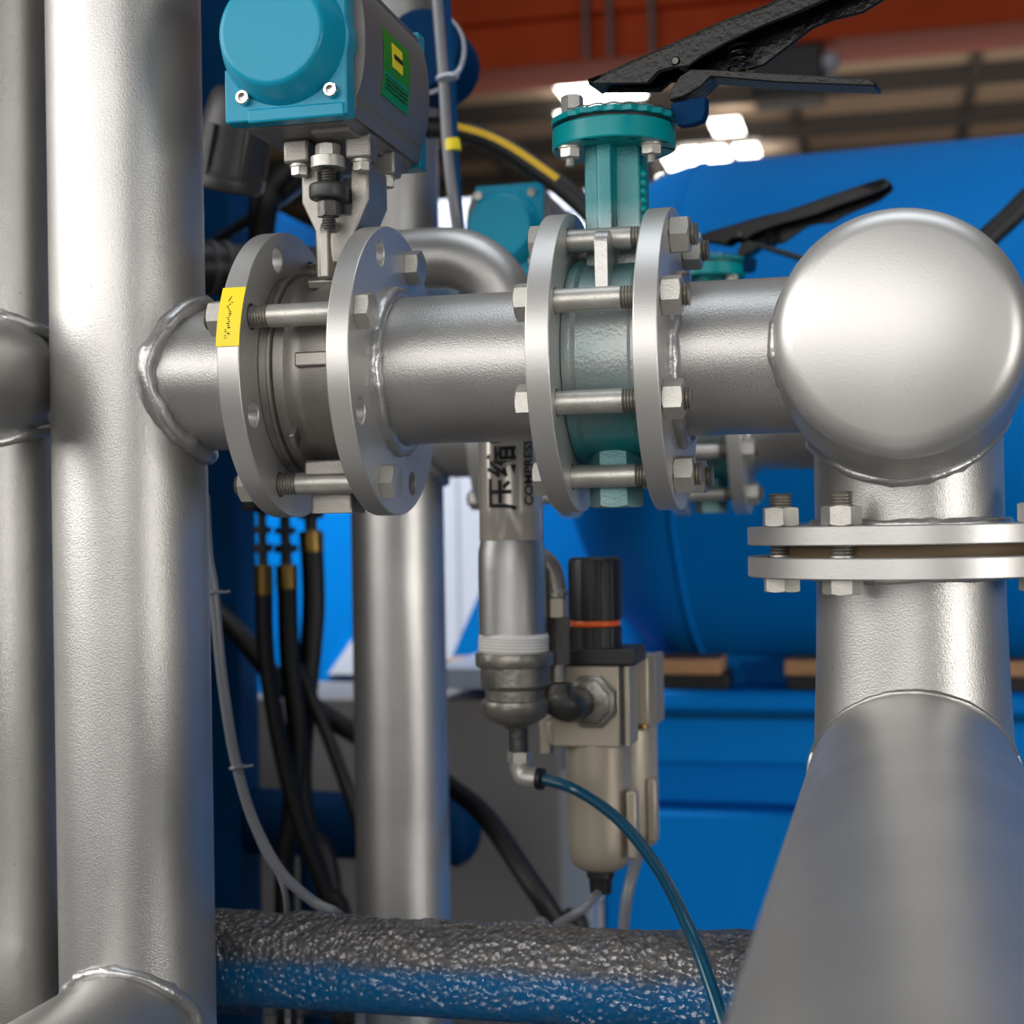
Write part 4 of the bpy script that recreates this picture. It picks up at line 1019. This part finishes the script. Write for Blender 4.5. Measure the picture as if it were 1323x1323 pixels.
for (x0_, y0_, x1_, y1_) in ((724, 72, 768, 112), (773, 70, 797, 100), (801, 66, 826, 96), (920, 128, 957, 147), (884, 168, 908, 192), (912, 166, 940, 190), (950, 163, 979, 176), (862, 178, 882, 198), (857, 205, 880, 230), (884, 205, 918, 226), (920, 198, 956, 222), (970, 195, 1004, 216), (725, 118, 760, 140)):
    n_ += 1
    a, b = atZ(x0_, y0_, ZR-.03), atZ(x1_, y1_, ZR-.03)
    c_ = (a+b)/2; sx = abs(atZ(x1_, (y0_+y1_)/2, ZR).x-atZ(x0_, (y0_+y1_)/2, ZR).x); sy = abs(atZ((x0_+x1_)/2, y0_, ZR).y-atZ((x0_+x1_)/2, y1_, ZR).y)
    st(MB().corners((c_.x-sx/2, c_.y-sy/2, ZR-.29), (c_.x+sx/2, c_.y+sy/2, ZR-.26)).build('window_%d' % n_, 'skylight'))
# overhead crane girder
ga, gb = at(600, 92, 9.0), at(600, 36, 9.0); gy = ga.y
t = thing('crane_girder', 'orange red overhead crane girder across the top', 'crane girder', (0, gy, ga.z))
MB().corners((-12, gy, ga.z), (12, gy+.5, gb.z)).build('lower_box', 'girder', t, .01)
MB().corners((-12, gy-.06, gb.z), (12, gy+.56, gb.z+.45)).build('upper_box', 'girder', t, .01)
for x in (-11.8, 11.8): MB().corners((x-.2, gy, gb.z+.4), (x+.2, gy+.4, ZR+.005)).build('hanger', 'purlin', t)
for px, lb in ((761, 'hanging cable in front of the girder, above the teal valve flange'), (793, 'middle hanging cable over the orange girder'), (848, 'hanging cable over the girder nearest the black lever')):
    a = at(px, 70, 8.8); MB().cyl((a.x, gy-.11, ga.z-.02), (a.x, gy-.11, ZR+.01), .018, 12).build('hanging_cable', 'cabinet', None, label=lb, cat='cable')
a = at(1030, 120, 8.6); b = at(1062, 30, 8.6)
t = thing('crane_hoist', 'dark hoist block hanging under the girder, behind the black lever', 'hoist', (a.x, a.y, a.z))
MB().corners((a.x-.25, a.y, a.z), (b.x, a.y+.35, ga.z+.02)).build('hoist_body', 'dark_cast', t, .02)
MB().sphere(at(1073, 80, 8.6), .055, 20).build('hoist_lamp', 'white', t)  # white ball stands for the bright spot of a lamp
MB().corners((b.x-.02, a.y+.05, at(1073, 90, 8.6).z), (at(1078, 80, 8.6).x, a.y+.2, at(1073, 70, 8.6).z)).build('lamp_arm', 'dark_cast', t)
# ================================================================== camera, light, view
cam = bpy.data.cameras.new('camera'); co = bpy.data.objects.new('camera', cam); COL.objects.link(co)
co.matrix_world = mtx((0, 0, 0), RT, UP, -F0)
cam.sensor_width = 36; cam.sensor_fit = 'HORIZONTAL'; cam.lens = FPX/1323*36
cam.clip_start = .05; cam.clip_end = 200
cam.dof.use_dof = True; cam.dof.focus_distance = 1.10; cam.dof.aperture_fstop = 6.3
SC.camera = co
w = bpy.data.worlds.new('sky'); SC.world = w; w.use_nodes = True
w.node_tree.nodes['Background'].inputs[0].default_value = (.72, .83, 1, 1)
w.node_tree.nodes['Background'].inputs[1].default_value = .12
def area(name, loc, to, sx, sy, e, col=(1, 1, 1), spread=180):
    l = bpy.data.lights.new(name, 'AREA'); l.shape = 'RECTANGLE'; l.size = sx; l.size_y = sy; l.energy = e; l.color = col; l.spread = rad(spread)
    o = bpy.data.objects.new(name, l); COL.objects.link(o); o.location = loc
    d = V(to)-V(loc); o.rotation_euler = d.to_track_quat('-Z', 'Y').to_euler()
area('door_daylight_main', (-1.0, -1.7, .78), (-.2, 1.15, .12), 4.2, 1.5, 60, (1, .97, .93))
area('door_daylight_side', (-3.9, -.6, 1.3), (-.3, 1.15, .2), 2.6, 2.2, 105, (1, .98, .95))
area('frame_fill', (3.8, -.6, -.1), (.5, 2.6, -.75), 2.6, 1.4, 17, (1, .97, .92), 60)  # added narrow fill aimed at the base frame, not an actual door
area('roof_daylight', (1.0, 4.4, 4.7), (0.8, 3.2, 0), 6, 4, 20, (.95, .97, 1))
area('roof_skylight', (.5, .9, 4.8), (.5, 1.0, 0), 4, 2.6, 92, (.84, .92, 1))
area('container_fill', (-2.0, 3.9, 2.6), (-1.35, 5.5, .1), 1.6, .8, 36, (.93, .96, 1), 80)  # added fill hung below the roof, aimed only at the white container
area('machine_fill', (-1.25, 2.45, 1.7), (-1.12, 3.3, -.1), .5, .4, 15, (.93, .96, 1), 70)  # added fill that brightens the blue machine, no real lamp hangs there
area('roof_fill', (1.0, 14, 1.0), (1, 15, 5), 8, 8, 520, (1, .93, .84))  # added upward fill that brightens the roof sheets and the girder
SC.view_settings.view_transform = 'Standard'; SC.view_settings.look = 'None'
SC.view_settings.exposure = .12; SC.view_settings.gamma = 1; SC.view_settings.use_curve_mapping = False
SC.cycles.max_bounces = 8
SC.cycles.use_denoising = True
